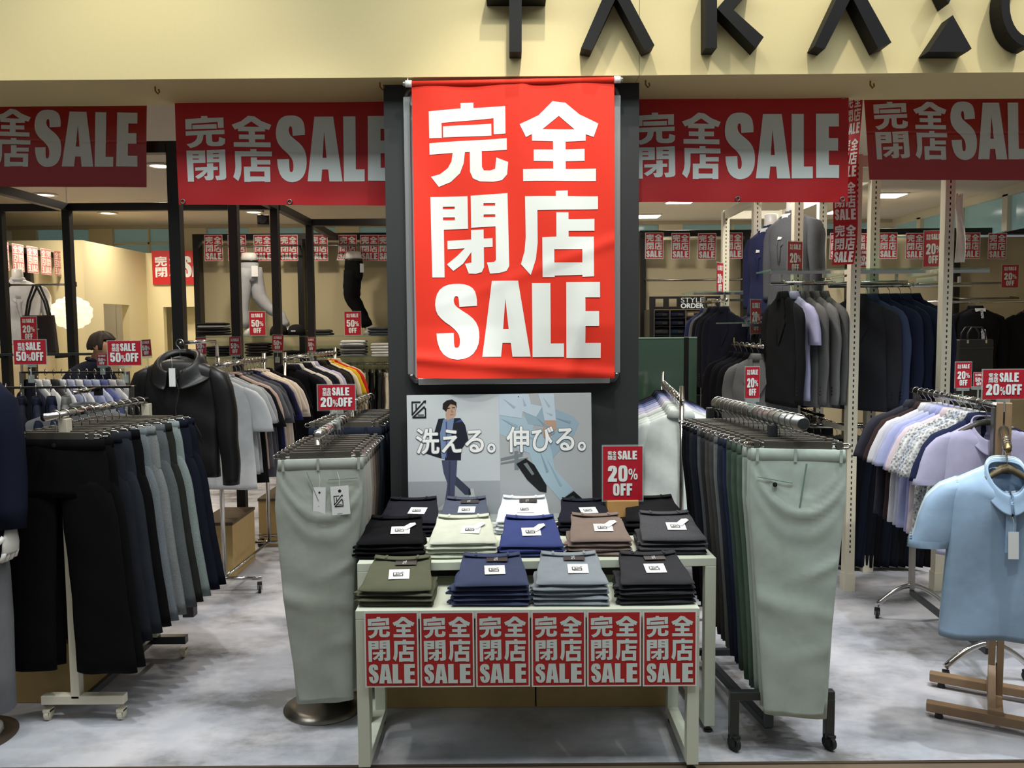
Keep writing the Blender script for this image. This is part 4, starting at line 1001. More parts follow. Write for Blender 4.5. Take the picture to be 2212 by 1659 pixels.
def make_polo(seed):
    "short sleeved collared shirt, open at the neck; parts: sleeves, collar, back neck label, placket, buttons"
    th_n = 32
    def neck(a, hw, ht, dz=0.0): 
        fr = (1 - math.sin(a)) / 2
        return (hw * math.cos(a), ht * math.sin(a), -.078 - .112 * fr ** 1.7 + dz)
    ang = [2 * PI * k / th_n for k in range(th_n)]
    rings = [[neck(a, .066, .045, -.004) for a in ang]]
    tab = [(-.09, .085, .045), (-.11, .125, .046), (-.135, .170, .046), (-.16, .2, .044), (-.2, .212, .044), (-.4, .205, .04), (-.72, .222, .03)]
    rd = random.Random(seed); ph = [rd.uniform(0, 6) for _ in range(4)]
    zs_ = [-.09, -.1, -.11, -.122, -.135, -.148, -.16, -.18, -.2] + [-.2 - .52 * k / 22 for k in range(1, 23)]
    for i, z in enumerate(zs_):
        hw, ht = lerp_table([(-a, b, c) for a, b, c in tab], -z); t = max(0, (-z - .15) / .57); g = []
        for a in ang:
            c, s_ = math.cos(a), math.sin(a)
            x = hw * math.copysign(abs(c) ** .8, c); y = ht * math.copysign(abs(s_) ** .8, s_)
            fr = (1 - s_) / 2; kk = max(0, 1 - i / 12)
            w = .016 * t * math.sin(x * 27 + ph[0]) + .006 * math.sin(x * 15 - z * 11 + ph[1]) * min(1, t * 4 + .2) + .01 * t * t * math.sin(x * 37 + ph[2])
            g.append((x, y + w, z - .112 * fr ** 1.7 * kk * max(0, 1 - abs(x) / .2) - .004 * math.sin(x * 30) * t))
        rings.append(g)
    mb = MB(); mb.loft(rings, 0, cap=False); r = mb.build('polo_shirt', BASEF, smooth=True, solid=.002)
    st = [(-.135, .165, .012, .014), (-.16, .192, .04, .036), (-.205, .215, .062, .042), (-.28, .243, .07, .04), (-.38, .272, .074, .032)]
    st = [(a, b, c, d * .72) for a, b, c, d in st]
    k = []
    for s_ in (-1, 1):
        sl = MB().loft(sleeve_rings(s_, st, 20, seed + s_, .007), cap=False).build('sleeve', BASEF, r, smooth=True, solid=.002)
        hm = MB().loft([ell(s_ * c, 0, z, hw, .0325, 20, 2.2) for z, c, hw in ((-.355, .266, .0745), (-.382, .274, .0765), (-.383, .274, .074))], cap=False).build('sleeve_hem', BASEF, sl, smooth=True)
        k.append((sl, [hm]))
    def cf(u, v):
        a = math.radians(-90 + 4 + 352 * u); fr = (1 - math.sin(a)) / 2; w = .05 + .016 * fr ** 6
        x, y, z = neck(a, .064, .046, .014)
        rise = .012 * math.sin(PI * min(1, v * 2.2)) 
        return (x * (1 + .5 * v * (1 - .35 * fr)), y * (1 + .45 * v) - .006 * fr, z + rise - w * v * (1 if v > .15 else .3))
    k.append((MB().grid(cf, 48, 10).build('collar', BASEF, r, smooth=True, solid=.003), []))
    k.append((MB().span((-.03, .032, -.105), (.03, .036, -.088)).build('neck_label', INK, r), []))
    pl = MB().span((-.017, -.060, -.38), (.017, -.05, -.2)).build('placket', BASEF, r, bevel=.001)
    bt = [MB().lathe([(.0055, 0), (.0055, .002), (.001, .003)], n=12).xform(Matrix.Translation((0, -.0622, z)) @ Matrix.Rotation(PI / 2, 4, 'X')).build('shirt_button', INK, pl) for z in (-.24, -.31)]
    k.append((pl, bt))
    return proto(r, k)
P_T['polo'] = [make_polo(71)]
for L_ in [P_TR, P_OT] + list(P_T.values()):
    for o in L_: KIDS[o.name] = KIDS[o.name]
KINDN = {'polo': ('polo shirt', 'shirt'), 'trousers': ('trousers', 'trousers'), 'open': ('trousers', 'trousers'), 'tee': ('T-shirt', 'T-shirt'), 'shirt': ('short sleeved shirt', 'shirt'), 'long_shirt': ('long sleeved shirt', 'shirt'), 'jacket': ('jacket', 'jacket')}
def hang_row(A, B, items, where, frm, group, hanger=None, turn=0.0, jit=.05, sc=None, seed=1, t0=0.0, hgroup=None, hlabel=None):
    "items: (colour name, rgb, kind[, pattern]); where: the rack in words; frm: the end they are counted from"
    rd = random.Random(seed); A, B = Vector(A), Vector(B); n = len(items); d = B - A; out = []
    base = math.atan2(d.y, d.x) - PI / 2 + turn
    for i, it in enumerate(items):
        t = (i + .5) / n; p = A + d * t
        nm, c, kd = it[:3]; pat = it[3] if len(it) > 3 else None
        mm = fabric(c, pat); rz = base + rd.uniform(-jit, jit)
        L_ = P_TR if kd == 'trousers' else P_OT if kd == 'open' else P_T[kd]
        pr = L_[i % len(L_)]; w_, cat = KINDN[kd]
        s_ = sc(i) if sc else (1, 1, 1)
        th = {'trousers': .062, 'open': .085, 'jacket': .125}.get(kd, .09)
        s_ = (s_[0], max(.42, min(1.0, .96 * d.length / n * abs(math.cos(turn)) / th)), s_[2])
        mp = {k: mm for k in ('trousers', 'waistband', 'belt_loop', 'sleeve', 'collar', 'lapel', 'placket', 'neckband', 'jacket', 'tee_shirt', 'short_sleeve_shirt', 'long_sleeve_shirt', 'polo_shirt', 'sleeve_hem')}
        out.append(place(pr, p, rz, '%s %s %s, %s from %s' % (nm, w_, where, ORD[i], frm), cat, group, mp, s_))
        hg = hanger or (P_CLIP if kd in ('trousers', 'open') else P_HANG)
        hn = {P_CLIPB.name: 'taupe clip hanger', 'clip_hanger': 'taupe clip hanger', 'shirt_hanger': 'taupe clothes hanger', 'black_hanger': 'black clothes hanger'}[hg.name]
        place(hg, p, rz, '%s %s, %s from %s' % (hn, where, ORD[i], frm), 'hanger', 'hangers ' + where, None, (s_[0], 1, 1))
    return out

def caster(o, x, y, z=.0, r=.028, ang=0.0, m=RUBBER):
    c = MB().box((x, y, r * 1.9), (.03, .04, .012), rz=ang)
    for s_ in (-1, 1): c.box((x + s_ * .013 * math.cos(ang), y + s_ * .013 * math.sin(ang), r * 1.35), (.004, .034, r * 1.2), rz=ang)
    f = c.build('caster', m if m is not CHROME else STEEL, o)
    w = MB().lathe([(r * .3, -.009), (r, -.009), (r, .009), (r * .3, .009)], n=18)
    w.xform(Matrix.Translation((x, y, r)) @ Matrix.Rotation(ang, 4, 'Z') @ Matrix.Rotation(PI / 2, 4, 'Y')).build('wheel', m, f, smooth=False)
    return f

# ---- 1 black wide trousers rack at the fitting room side of the front
A, B = Vector((-1.925, 3.40, 1.343)), Vector((-1.865, 4.14, 1.343))
o = empty('garment_rack', (-1.88, 3.5, 0), 'white post rack of wide hanging trousers beside the dark sleeved mannequin', 'clothes rack')
ox = Vector(o.location)
MB().tube([A - ox - Vector((0, .03, 0)), B - ox + Vector((0, .05, 0))], .016, 12).build('rail', CHROME, o, smooth=True)
for y in (3.5, 4.18):
    qx = -.03 if y < 4 else .018
    MB().span((qx - .019, y - 3.5 - .021, .10), (qx + .019, y - 3.5 + .021, 1.325)).build('post', CREAMP, o, bevel=.003)
    MB().span((-.18, y - 3.5 - .021, .075), (.18, y - 3.5 + .021, .115)).build('foot', CREAMP if y < 4 else GUN, o, bevel=.003)
    for s_ in (-1, 1): caster(o, s_ * .16, y - 3.5, r=.024, m=CREAMP)
MB().bar((0, .02, .09), (0, .66, .09), .02, .03).build('base_bar', GUN, o)
hang_row(A + Vector((0, .02, 0)), B, [('black wide', (14, 14, 15), 'open'), ('black wide', (15, 15, 17), 'open'), ('dark navy wide', (34, 37, 44), 'open'), ('blue-black wide', (44, 48, 56), 'open'), ('black wide', (16, 16, 18), 'open'),
    ('blue-grey wide', (116, 124, 130), 'open', 'heather'), ('grey wide', (130, 134, 134), 'open', 'heather'), ('slate grey wide', (96, 101, 104), 'open', 'heather'), ('dark olive wide', (44, 46, 42), 'open'), ('pale grey-green wide', (138, 150, 148), 'open', 'heather'), ('deep navy wide', (28, 31, 44), 'open'), ('deep navy wide', (24, 27, 38), 'open')],
    'on the white post rack beside the mannequin', 'the front', 'wide trousers on the white post rack', seed=3, jit=.03, sc=lambda i: (1.05 if i < 2 else 1.0 + .035 * i, 1, 1.0 if i < 2 else .93 - .008 * i))
# ---- 2 and 3 round foot stands
def round_stand(x, y0, y1, z, bx_, by, label, foot=True):
    o = empty('trouser_stand', (bx_, by, 0), label, 'clothes stand')
    MB().lathe([(.001, 0), (.178, 0), (.18, .006), (.12, .02), (.03, .034), (.001, .035)], n=48).build('round_foot', STEEL, o, smooth=True)
    MB().tube([(0, 0, .03), (0, 0, z - .01)], .016, 12).build('post', STEEL, o, smooth=True)
    MB().tube([(x - bx_, y0 - by, z), (x - bx_ - .01, y1 - by, z)], .019, 14).build('rail', CHROME, o, smooth=True)
    MB().bar((0, 0, z - .03), (x - bx_, (y0 + y1) / 2 - by, z - .005), .03, .03).build('rail_arm', CHROME, o)
    return o
round_stand(-.80, 3.36, 3.98, 1.262, -.855, 3.60, 'steel round foot stand of pale trousers beside the tables')
P_H1 = make_trousers(15, True); P_H2 = make_trousers(16, True)
def tag_card(o, x, z, w, h_, yf, emblem, name='swing_tag', rot=0.0, extra=True):
    mb = MB(); mb.span((-w / 2, -.0006, -h_), (w / 2, .0006, 0))
    if emblem: letter(mb, [('emblem', .14, .36, .72, .74)] if emblem == 1 else [('emblem', .14, .3, .66, .72)], lambda u, v, l: ((u - .5) * w, -.0009 - l, -v * h_), 1)
    if extra:
        mb.poly([_oval(0, -h_ * .17, w * .09, w * .09, 14, 2)], lambda a, b: (a, -.001, b), 1)
    k = mb.build(name, [PAPERW, INK], o, loc=(x, yf, z)); k.rotation_euler = (0, rot, 0)
    st_ = MB().tube([(0, 0, 0), (.002, -.001, .03), (-.004, .004, .06)], .0007, 4).build('tag_string', PAPERW, k)
    return k, st_
hf = fabric((172, 178, 168)); M1 = {'trousers': hf, 'waistband': hf, 'belt_loop': hf}
h1 = place(P_H1, (-.795, 3.385, 1.262), .14, 'pale sage grey trousers with two white tags hanging over the round steel foot', 'trousers', 'pale trousers on the round foot stand', M1)
tag_card(h1, -.005, -.215, .05, .125, -.031, 0, rot=.03); tag_card(h1, .075, -.212, .074, .12, -.032, 2, rot=-.05, extra=True)
MB().bar((-.055, -.03, -.15), (-.01, -.031, -.27), .004, .002).build('pocket_welt', fabric((128, 138, 132)), h1); MB().bar((.03, -.029, -.185), (.15, -.024, -.182), .003, .003).build('back_pocket_welt', fabric((128, 138, 132)), h1)
place(P_CLIP, (-.795, 3.385, 1.262), .14, 'taupe clip hanger holding the tagged sage grey trousers', 'hanger', 'hangers on the round foot stand')
hang_row((-.80, 3.42, 1.262), (-.81, 3.95, 1.262), [('pale grey', (164, 170, 164), 'trousers'), ('light greige', (168, 164, 156), 'trousers'), ('light grey', (160, 162, 160), 'trousers'), ('grey-beige', (140, 130, 120), 'trousers'), ('taupe', (104, 94, 86), 'trousers'),
    ('dark brown', (62, 54, 50), 'trousers'), ('charcoal', (44, 44, 46), 'trousers'), ('black', (26, 26, 28), 'trousers')], 'on the round foot stand', 'the tagged pair', 'trousers on the round foot stand', seed=4, turn=.1, sc=lambda i: (1, 1, .99 - .006 * i))
round_stand(-.84, 4.08, 4.82, 1.30, -.86, 4.45, 'steel round foot stand of dark denim beside the pillar')
hang_row((-.845, 4.10, 1.30), (-.82, 4.80, 1.30), [(('dark denim', 'blue-black denim', 'dark indigo')[i % 3], ((34, 40, 54), (26, 30, 40), (38, 44, 60))[i % 3], 'trousers') for i in range(9)],
    'on the stand beside the pillar', 'the front', 'dark denim on the stand beside the pillar', seed=5, turn=.05, sc=lambda i: (1.06, 1, 1))
# ---- 4 trouser rack beside the tables
A, B = Vector((1.10, 3.12, 1.325)), Vector((.985, 3.96, 1.325))
o = empty('garment_rack', (1.045, 3.2, 0), 'dark tube rack of trousers beside the tables, on the aisle side', 'clothes rack'); ox = Vector(o.location)
MB().tube([A - ox - Vector((0, .02, 0)), B - ox], .027, 18).build('rail', mat('dull_chrome', (168, 170, 166), .3, .9), o, smooth=True)
MB().lathe([(.001, 0), (.022, 0), (.022, .003), (.001, .004)], n=18).xform(Matrix.Translation(A - ox - Vector((0, .0235, 0))) @ Matrix.Rotation(PI / 2, 4, 'X')).build('tube_end', GUN, o)
xl, xr = WX(1590, 1640, 3.16) - 1.045, WX(1797, 1640, 3.16) - 1.045; zb = .225
for x in (xl, xr):
    MB().bar((x, 0, .05), (x, 0, zb - .015), .036, .036).build('leg', GUN, o, bevel=.003); caster(o, x, -.01, r=.03, ang=.5)
MB().bar((xl - .018, 0, zb), (xr + .018, 0, zb), .034, .034).build('front_bar', GUN, o, bevel=.003)
MB().bar((.0, .09, .05), (.0, .09, 1.3), .034, .034).build('post', GUN, o, bevel=.003)
MB().bar((.0, .09, .055), (-.10, .80, .055), .034, .034).build('base_bar', GUN, o, bevel=.003); MB().bar((-.08, .80, .04), (-.08, .80, 1.3), .034, .034).build('post', GUN, o, bevel=.003)
for x in (-.22, .1): caster(o, x, .82, r=.026)
MB().bar((-.24, .82, .07), (.12, .82, .07), .03, .03).build('rear_bar', GUN, o)
hf = fabric((186, 199, 190)); M2 = {'trousers': hf, 'waistband': hf, 'belt_loop': hf}
h2 = place(P_H2, (1.095, 3.14, 1.325), -.2, 'pale mint grey trousers with one dark pocket button, at the rack front', 'trousers', 'trousers on the dark tube rack', M2, (1.0, 1, 1.02))
MB().bar((-.15, -.029, -.205), (-.02, -.031, -.225), .004, .003).build('pocket_welt', fabric((122, 142, 130)), h2)
MB().lathe([(.009, 0), (.009, .004), (.001, .005)], n=14).xform(Matrix.Translation((-.085, -.031, -.232)) @ Matrix.Rotation(PI / 2, 4, 'X')).build('pocket_button', INK, h2)
MB().bar((.03, -.03, -.15), (.005, -.032, -.33), .006, .003).build('side_pocket', fabric((128, 148, 138)), h2)
place(P_CLIPB, (1.095, 3.14, 1.325), -.2, 'taupe clip hanger holding the mint grey trousers at the rack front', 'hanger', 'hangers on the dark tube rack')
hang_row((1.093, 3.17, 1.325), B, [('pale mint', (184, 196, 188), 'trousers'), ('pale sage', (176, 188, 178), 'trousers'), ('sage green', (96, 116, 100), 'trousers'), ('olive green', (84, 102, 88), 'trousers'), ('green-grey', (78, 92, 86), 'trousers'),
    ('navy', (48, 56, 84), 'trousers'), ('slate navy', (52, 58, 74), 'trousers'), ('mid grey', (128, 132, 130), 'trousers'), ('dark grey', (84, 86, 86), 'trousers'), ('grey-brown', (88, 84, 80), 'trousers'), ('charcoal', (54, 56, 60), 'trousers'), ('grey', (98, 100, 102), 'trousers'),
    ('dark navy', (34, 38, 54), 'trousers'), ('charcoal', (46, 48, 52), 'trousers'), ('black-navy', (26, 28, 38), 'trousers'), ('black', (22, 22, 28), 'trousers')],
    'on the dark tube rack', 'the mint pair', 'trousers on the dark tube rack', hanger=P_CLIPB, seed=6, turn=-.1, sc=lambda i: (1, 1, 1.0 - .012 * i))
# ---- 5 pale shirts between the pillar and the trouser rack
A, B = Vector((.955, 4.62, 1.275)), Vector((1.12, 6.1, 1.275))
o = empty('garment_rack', (.955, 4.6, 0), 'chrome rack of pale shirts beside the pillar', 'clothes rack'); ox = Vector(o.location)
MB().tube([A - ox - Vector((0, .02, 0)), B - ox], .015, 12).build('rail', CHROME, o, smooth=True)
for p in (A, B):
    q = p - ox
    MB().tube([(q.x, q.y, .09), (q.x, q.y, 1.36)], .014, 10).build('post', CHROME, o, smooth=True); MB().bar((q.x - .24, q.y, .085), (q.x + .24, q.y, .085), .03, .025).build('foot', CHROME, o)
    for s_ in (-1, 1): caster(o, q.x + s_ * .22, q.y, r=.025)
hang_row(A, B, [('white', (226, 234, 232), 'shirt'), ('white', (228, 234, 234), 'shirt'), ('pale mint', (208, 222, 216), 'shirt'), ('pale grey', (196, 204, 204), 'shirt'), ('white', (224, 230, 232), 'long_shirt'), ('pale lilac', (204, 200, 222), 'shirt'), ('pale blue', (176, 188, 218), 'shirt'),
    ('lilac', (178, 174, 206), 'long_shirt'), ('blue', (120, 134, 178), 'shirt'), ('slate blue', (92, 104, 142), 'shirt'), ('navy', (44, 50, 80), 'shirt'), ('dark navy', (34, 38, 60), 'jacket'), ('black', (28, 28, 32), 'jacket')],
    'on the chrome rack by the pillar', 'the front', 'pale shirts by the pillar', seed=7, jit=.08)
# ---- 6 short sleeved shirts on the curved foot rack
A, B = Vector((2.245, 3.80, 1.318)), Vector((2.30, 4.70, 1.318))
o = empty('garment_rack', (2.27, 4.2, 0), 'chrome rack with curved feet holding short sleeved shirts', 'clothes rack'); ox = Vector(o.location)
MB().tube([A - ox - Vector((0, .02, 0)), B - ox + Vector((0, .02, 0))], .016, 12).build('rail', CHROME, o, smooth=True)
for y in (3.80, 4.67):
    x = 2.24 if y < 4 else 2.30; q = Vector((x - ox.x, y - ox.y, 0))
    MB().bar((q.x, q.y, .17), (q.x, q.y, 1.31), .028, .028).build('post', STEEL, o, bevel=.002)
    MB().tube([(q.x + .2 * t, q.y, .19 - .115 * abs(t) ** 1.7) for t in [k / 8 for k in range(-8, 9)]], .014, 10).build('curved_foot', CHROME, o, smooth=True)
    for s_ in (-1, 1): caster(o, q.x + s_ * .195, q.y, r=.027, ang=.4 * s_)
MB().bar((-.03, -.4, .15), (.03, .47, .15), .022, .03).build('base_bar', GUN, o)
hang_row(A + Vector((0, .05, 0)), B, [('lilac', (186, 182, 212), 'polo'), ('navy', (40, 46, 76), 'shirt'), ('white print', (196, 198, 204), 'shirt', 'print'), ('blue-grey print', (150, 156, 166), 'shirt', 'print'), ('grey leaf print', (168, 172, 178), 'shirt', 'print'), ('pale pink', (222, 206, 214), 'shirt'), ('periwinkle', (164, 170, 216), 'shirt'),
    ('pale periwinkle', (178, 184, 222), 'shirt'), ('lavender grey', (186, 188, 206), 'shirt'), ('white', (214, 214, 220), 'shirt'), ('brown', (60, 46, 46), 'shirt'), ('black', (36, 36, 44), 'shirt'), ('charcoal', (58, 58, 68), 'shirt', 'heather')],
    'on the curved foot rack', 'the front', 'shirts on the curved foot rack', seed=8, jit=.07, turn=.12)
# ---- 8 T-shirts and casual jackets along the black frame
def chrome_rack(A, B, label, riser=None):
    A, B = Vector(A), Vector(B); o = empty('garment_rack', (A.x, A.y, 0), label, 'clothes rack'); ox = Vector(o.location)
    MB().tube([A - ox - Vector((0, .03, 0)), B - ox + Vector((0, .03, 0))], .015, 12).build('rail', CHROME, o, smooth=True)
    for p in (A, B):
        q = p - ox
        MB().tube([(q.x, q.y, .09), (q.x, q.y, A.z + .05)], .0145, 10).build('post', CHROME, o, smooth=True)
        MB().tube([(q.x - .24, q.y, .095), (q.x + .24, q.y, .095)], .012, 8).build('foot', CHROME, o, smooth=True)
        for s_ in (-1, 1): caster(o, q.x + s_ * .225, q.y, r=.032, ang=.3 * s_)
    MB().tube([(0, 0, .1), (B.x - ox.x, B.y - ox.y, .1)], .01, 8).build('base_bar', CHROME, o, smooth=True)
    if riser:
        r_ = Vector(riser) - ox
        MB().tube([(0, 0, A.z), (0, 0, r_.z - .03), (r_.x * .3, -.06, r_.z), (r_.x, r_.y - .04, r_.z)], .011, 10).build('front_arm', CHROME, o, smooth=True)
    return o
RZ = 1.47
chrome_rack((-1.865, 5.22, RZ), (-1.84, 6.12, RZ), 'chrome rack of T-shirts behind the black hooded jacket', (-1.84, 4.62, 1.625))
hang_row((-1.865, 5.16, RZ), (-1.84, 6.15, RZ), [('white', (214, 216, 218), 'tee'), ('pale grey', (182, 186, 188), 'tee'), ('light grey', (168, 170, 174), 'tee'), ('black', (28, 28, 30), 'tee'), ('pink-beige', (204, 178, 166), 'tee'), ('mid grey', (112, 114, 122), 'tee'), ('slate grey', (96, 98, 108), 'tee'), ('charcoal', (76, 78, 84), 'tee'),
    ('navy', (32, 34, 56), 'tee'), ('blue', (48, 54, 112), 'tee'), ('cream', (218, 206, 190), 'tee'), ('cream', (222, 210, 196), 'tee'), ('off-white', (226, 216, 204), 'tee'), ('black', (22, 22, 26), 'tee')],
    'on the chrome T-shirt rack', 'the hooded jacket', 'T-shirts behind the hooded jacket', hanger=P_DARKH, seed=9, jit=.10, turn=-.08, sc=lambda i: (1.05, 1, 1.0 if i % 3 else 1.12))
chrome_rack((-1.74, 6.32, RZ), (-1.66, 7.75, RZ), 'chrome rack of casual jackets beyond the T-shirt rack')
hang_row((-1.74, 6.30, RZ), (-1.66, 7.75, RZ), [('black', (22, 22, 26), 'jacket'), ('dark navy', (30, 34, 48), 'jacket'), ('white', (210, 206, 200), 'long_shirt'), ('black', (24, 24, 26), 'jacket'), ('blue-black', (28, 32, 44), 'jacket'), ('white', (214, 212, 210), 'long_shirt'), ('pale lilac', (180, 176, 206), 'shirt'),
    ('black', (20, 20, 22), 'jacket'), ('dark brown', (48, 42, 38), 'jacket'), ('black', (24, 24, 28), 'jacket'), ('cream', (212, 200, 172), 'tee'), ('yellow', (206, 168, 34), 'tee'), ('red', (186, 48, 30), 'tee'), ('beige', (196, 178, 150), 'long_shirt')],
    'on the chrome jacket rack', 'the front', 'casual tops beyond the T-shirt rack', hanger=P_DARKH, seed=10, jit=.1, turn=-.05)
# ---- 9 hanging trousers under the glass shelves of the back wall
o = MB().tube([(-2.3, 9.38, 1.295), (-1.2, 9.38, 1.295)], .012, 8).build('hanging_rail', CHROME, smooth=True)
for x in (-2.25, -1.25): MB().bar((x, 9.38, 1.3), (x, 9.7, 1.3), .014, .02).build('rail_bracket', CHROME, o)
tag(o, 'chrome rail of upright trousers under the back wall glass shelf', 'rail')
hang_row((-2.2, 9.38, 1.295), (-1.25, 9.38, 1.295), [('black', (26, 26, 28), 'trousers'), ('dark red-brown', (74, 52, 44), 'trousers'), ('black', (28, 28, 30), 'trousers'), ('brown', (92, 74, 58), 'trousers'), ('black', (24, 24, 26), 'trousers'), ('white', (206, 202, 196), 'trousers'), ('off-white', (196, 194, 186), 'trousers'), ('black', (22, 22, 24), 'trousers'),
    ('charcoal', (44, 44, 46), 'trousers'), ('cream', (212, 204, 184), 'trousers'), ('black', (22, 22, 24), 'trousers'), ('black', (30, 30, 32), 'trousers')], 'on the back wall rail', 'the black frame end', 'trousers on the back wall rail', seed=11, jit=.1, turn=.25)
# ---- 10 shirts and suits in front of the fitting rooms
def black_rack(A, B, label, z):
    o = empty('garment_rack', (A[0], A[1], 0), label, 'clothes rack'); d = Vector((B[0] - A[0], B[1] - A[1], 0)); u = d.normalized(); s_ = Vector((-u.y, u.x, 0))
    MB().bar((0, 0, z), d + Vector((0, 0, z)), .03, .012).build('rail', BLACKM, o, bevel=.002)
    for e in (Vector(), d):
        MB().bar(e + Vector((0, 0, .08)), e + Vector((0, 0, z + .006)), .03, .03).build('post', STEEL, o, bevel=.002)
        MB().bar(e - s_ * .22 + Vector((0, 0, .075)), e + s_ * .22 + Vector((0, 0, .075)), .03, .025).build('foot', BLACKM, o)
        for k in (-1, 1): q = e + s_ * .2 * k; caster(o, q.x, q.y, r=.025)
    return o
black_rack((-3.30, 5.55), (-2.55, 5.45), 'black rail rack of white and blue shirts before the fitting rooms', 1.42)
hang_row((-3.28, 5.55, 1.42), (-2.57, 5.45, 1.42), [('dark navy', (30, 32, 48), 'jacket'), ('white', (214, 214, 216), 'long_shirt'), ('white', (220, 220, 222), 'long_shirt'), ('charcoal', (52, 52, 54), 'jacket'), ('white', (214, 216, 222), 'long_shirt'), ('pale blue', (184, 190, 216), 'long_shirt'), ('white', (222, 222, 226), 'long_shirt'), ('blue stripe', (162, 170, 206), 'long_shirt'),
    ('pale blue', (190, 196, 220), 'long_shirt'), ('blue', (110, 118, 168), 'long_shirt'), ('white', (214, 214, 216), 'long_shirt'), ('pale grey', (180, 180, 186), 'long_shirt', 'heather')], 'on the black rail rack', 'the tote bag end', 'shirts before the fitting rooms', hanger=P_DARKH, seed=12, jit=.06, turn=.95)
black_rack((-2.78, 4.42), (-2.04, 4.42), 'black rail rack of dark suits behind the white post rack', 1.395)
hang_row((-2.76, 4.42, 1.395), (-2.36, 4.42, 1.395), [('black', (22, 22, 24), 'jacket'), ('dark navy', (26, 28, 42), 'jacket'), ('dark navy', (30, 34, 50), 'jacket'), ('navy', (34, 38, 58), 'jacket'), ('grey', (118, 118, 118), 'jacket', 'heather')], 'on the rack behind the white post rack', 'the mannequin end', 'dark suits behind the white post rack', hanger=P_DARKH, seed=13, jit=.1, turn=.5)
# ---- 11 suits on the slotted stands
hang_row((1.75, 5.44, zr), (2.08, 5.44, zr), [('black', (30, 31, 33), 'jacket'), ('pale lilac', (190, 190, 224), 'shirt'), ('grey', (112, 112, 110), 'jacket', 'heather'), ('light grey', (124, 124, 122), 'jacket', 'heather'), ('mid grey', (100, 100, 100), 'jacket', 'heather')],
    'on the slotted end rail', 'the pillar side', 'tops on the slotted stand end rail', seed=14, jit=.05, turn=.16, sc=lambda i: (1, 1, 1.08))
hang_row((2.27, 5.52, 1.955), (2.70, 5.52, 1.955), [('charcoal', (50, 50, 56), 'jacket'), ('slate blue', (62, 72, 100), 'jacket'), ('navy', (38, 44, 66), 'jacket'), ('dark navy', (32, 36, 56), 'jacket'), ('navy', (40, 46, 70), 'jacket'), ('dark navy', (30, 34, 52), 'jacket')],
    'below the aisle glass shelf', 'the paper strip', 'suits near the aisle', seed=15, jit=.05, turn=.6, sc=lambda i: (1, 1, 1.12))
hang_row((1.72, 6.64, 1.9), (1.72, 7.4, 1.9), [('dark navy', (28, 30, 44), 'jacket'), ('black', (26, 26, 30), 'jacket'), ('navy', (34, 38, 58), 'jacket'), ('black', (24, 24, 28), 'jacket'), ('grey', (112, 114, 116), 'jacket', 'heather'), ('blue', (54, 60, 104), 'jacket')],
    'on the stand beside the style order unit', 'the front', 'suits beside the style order unit', seed=16, jit=.1, turn=-1.2)
hang_row((1.72, 5.66, 1.55), (1.72, 6.38, 1.55), [('grey', (120, 122, 122), 'jacket', 'heather'), ('black', (26, 26, 30), 'jacket'), ('black', (22, 22, 26), 'jacket'), ('dark navy', (28, 30, 42), 'jacket'), ('black', (24, 24, 28), 'jacket')],
    'on the low rail under the glass shelf', 'the front', 'suits on the low side rail', seed=17, jit=.1, turn=-.95)
hang_row((1.78, 5.72, 1.0), (2.18, 5.72, 1.0), [(('black', 'dark navy', 'charcoal')[i % 3], ((22, 22, 26), (26, 30, 42), (38, 38, 42))[i % 3], 'trousers') for i in range(8)],
    'on the lower rail behind the trouser rack', 'the pillar side', 'dark trousers on the lower rail', seed=18, jit=.1, turn=.9, sc=lambda i: (1, 1, .84))
hang_row((2.2, 5.62, 1.0), (2.78, 5.62, 1.0), [(('black', 'dark navy', 'blue-black')[i % 3], ((20, 20, 24), (26, 30, 44), (24, 26, 34))[i % 3], 'trousers') for i in range(10)],
    'on the lower rail behind the slotted posts', 'the paper strip', 'dark trousers by the aisle', seed=19, jit=.1, turn=.8, sc=lambda i: (1, 1, .84))
o = empty('hanging_rail', (2.18, 5.75, 0), 'dark twin rails of suits down the middle of the slotted stand', 'rail')
for z in (1.9, 1.06):
    MB().tube([(0, 0, z), (0, 1.62, z)], .012, 8).build('rail_tube', GUN, o, smooth=True)
    for y in (.76, 1.6): MB().bar((-.24, y, z + .02), (.24, y, z + .02), .014, .02).build('cross_bar', GUN, o)
hang_row((2.18, 5.95, 1.9), (2.18, 7.3, 1.9), [(('dark navy', 'black', 'charcoal')[i % 3], ((32, 36, 54), (22, 22, 26), (48, 48, 52))[i % 3], 'jacket') for i in range(12)],
    'inside the slotted stand', 'the front', 'suits inside the slotted stand', seed=23, jit=.1, turn=.3, sc=lambda i: (1, 1, 1.08))
hang_row((2.18, 5.95, 1.06), (2.18, 7.3, 1.06), [(('black', 'dark navy', 'charcoal')[i % 3], ((20, 20, 24), (28, 30, 44), (40, 40, 44))[i % 3], 'trousers') for i in range(12)],
    'low inside the slotted stand', 'the front', 'trousers low inside the slotted stand', seed=24, jit=.1, turn=.3, sc=lambda i: (1.2, 1, .86))
# ---- 12 formal suits on the wall
o = MB().tube([(4.3, 9.0, 1.93), (6.1, 9.0, 1.93)], .014, 10).build('hanging_rail', CHROME, smooth=True)
for x in (4.35, 6.05): MB().bar((x, 9.0, 1.945), (x, 9.71, 1.945), .016, .02).build('rail_bracket', CHROME, o)
tag(o, 'chrome wall rail of black formal suits', 'rail')
hang_row((5.6, 9.0, 1.93), (5.9, 9.02, 1.93), [('black formal', (18, 18, 20), 'jacket'), ('black formal', (20, 20, 22), 'jacket')], 'on the formal suit rail', 'the white collar', 'black formal suits', seed=20, turn=1.5, sc=lambda i: (1.15, 1, 1.15))
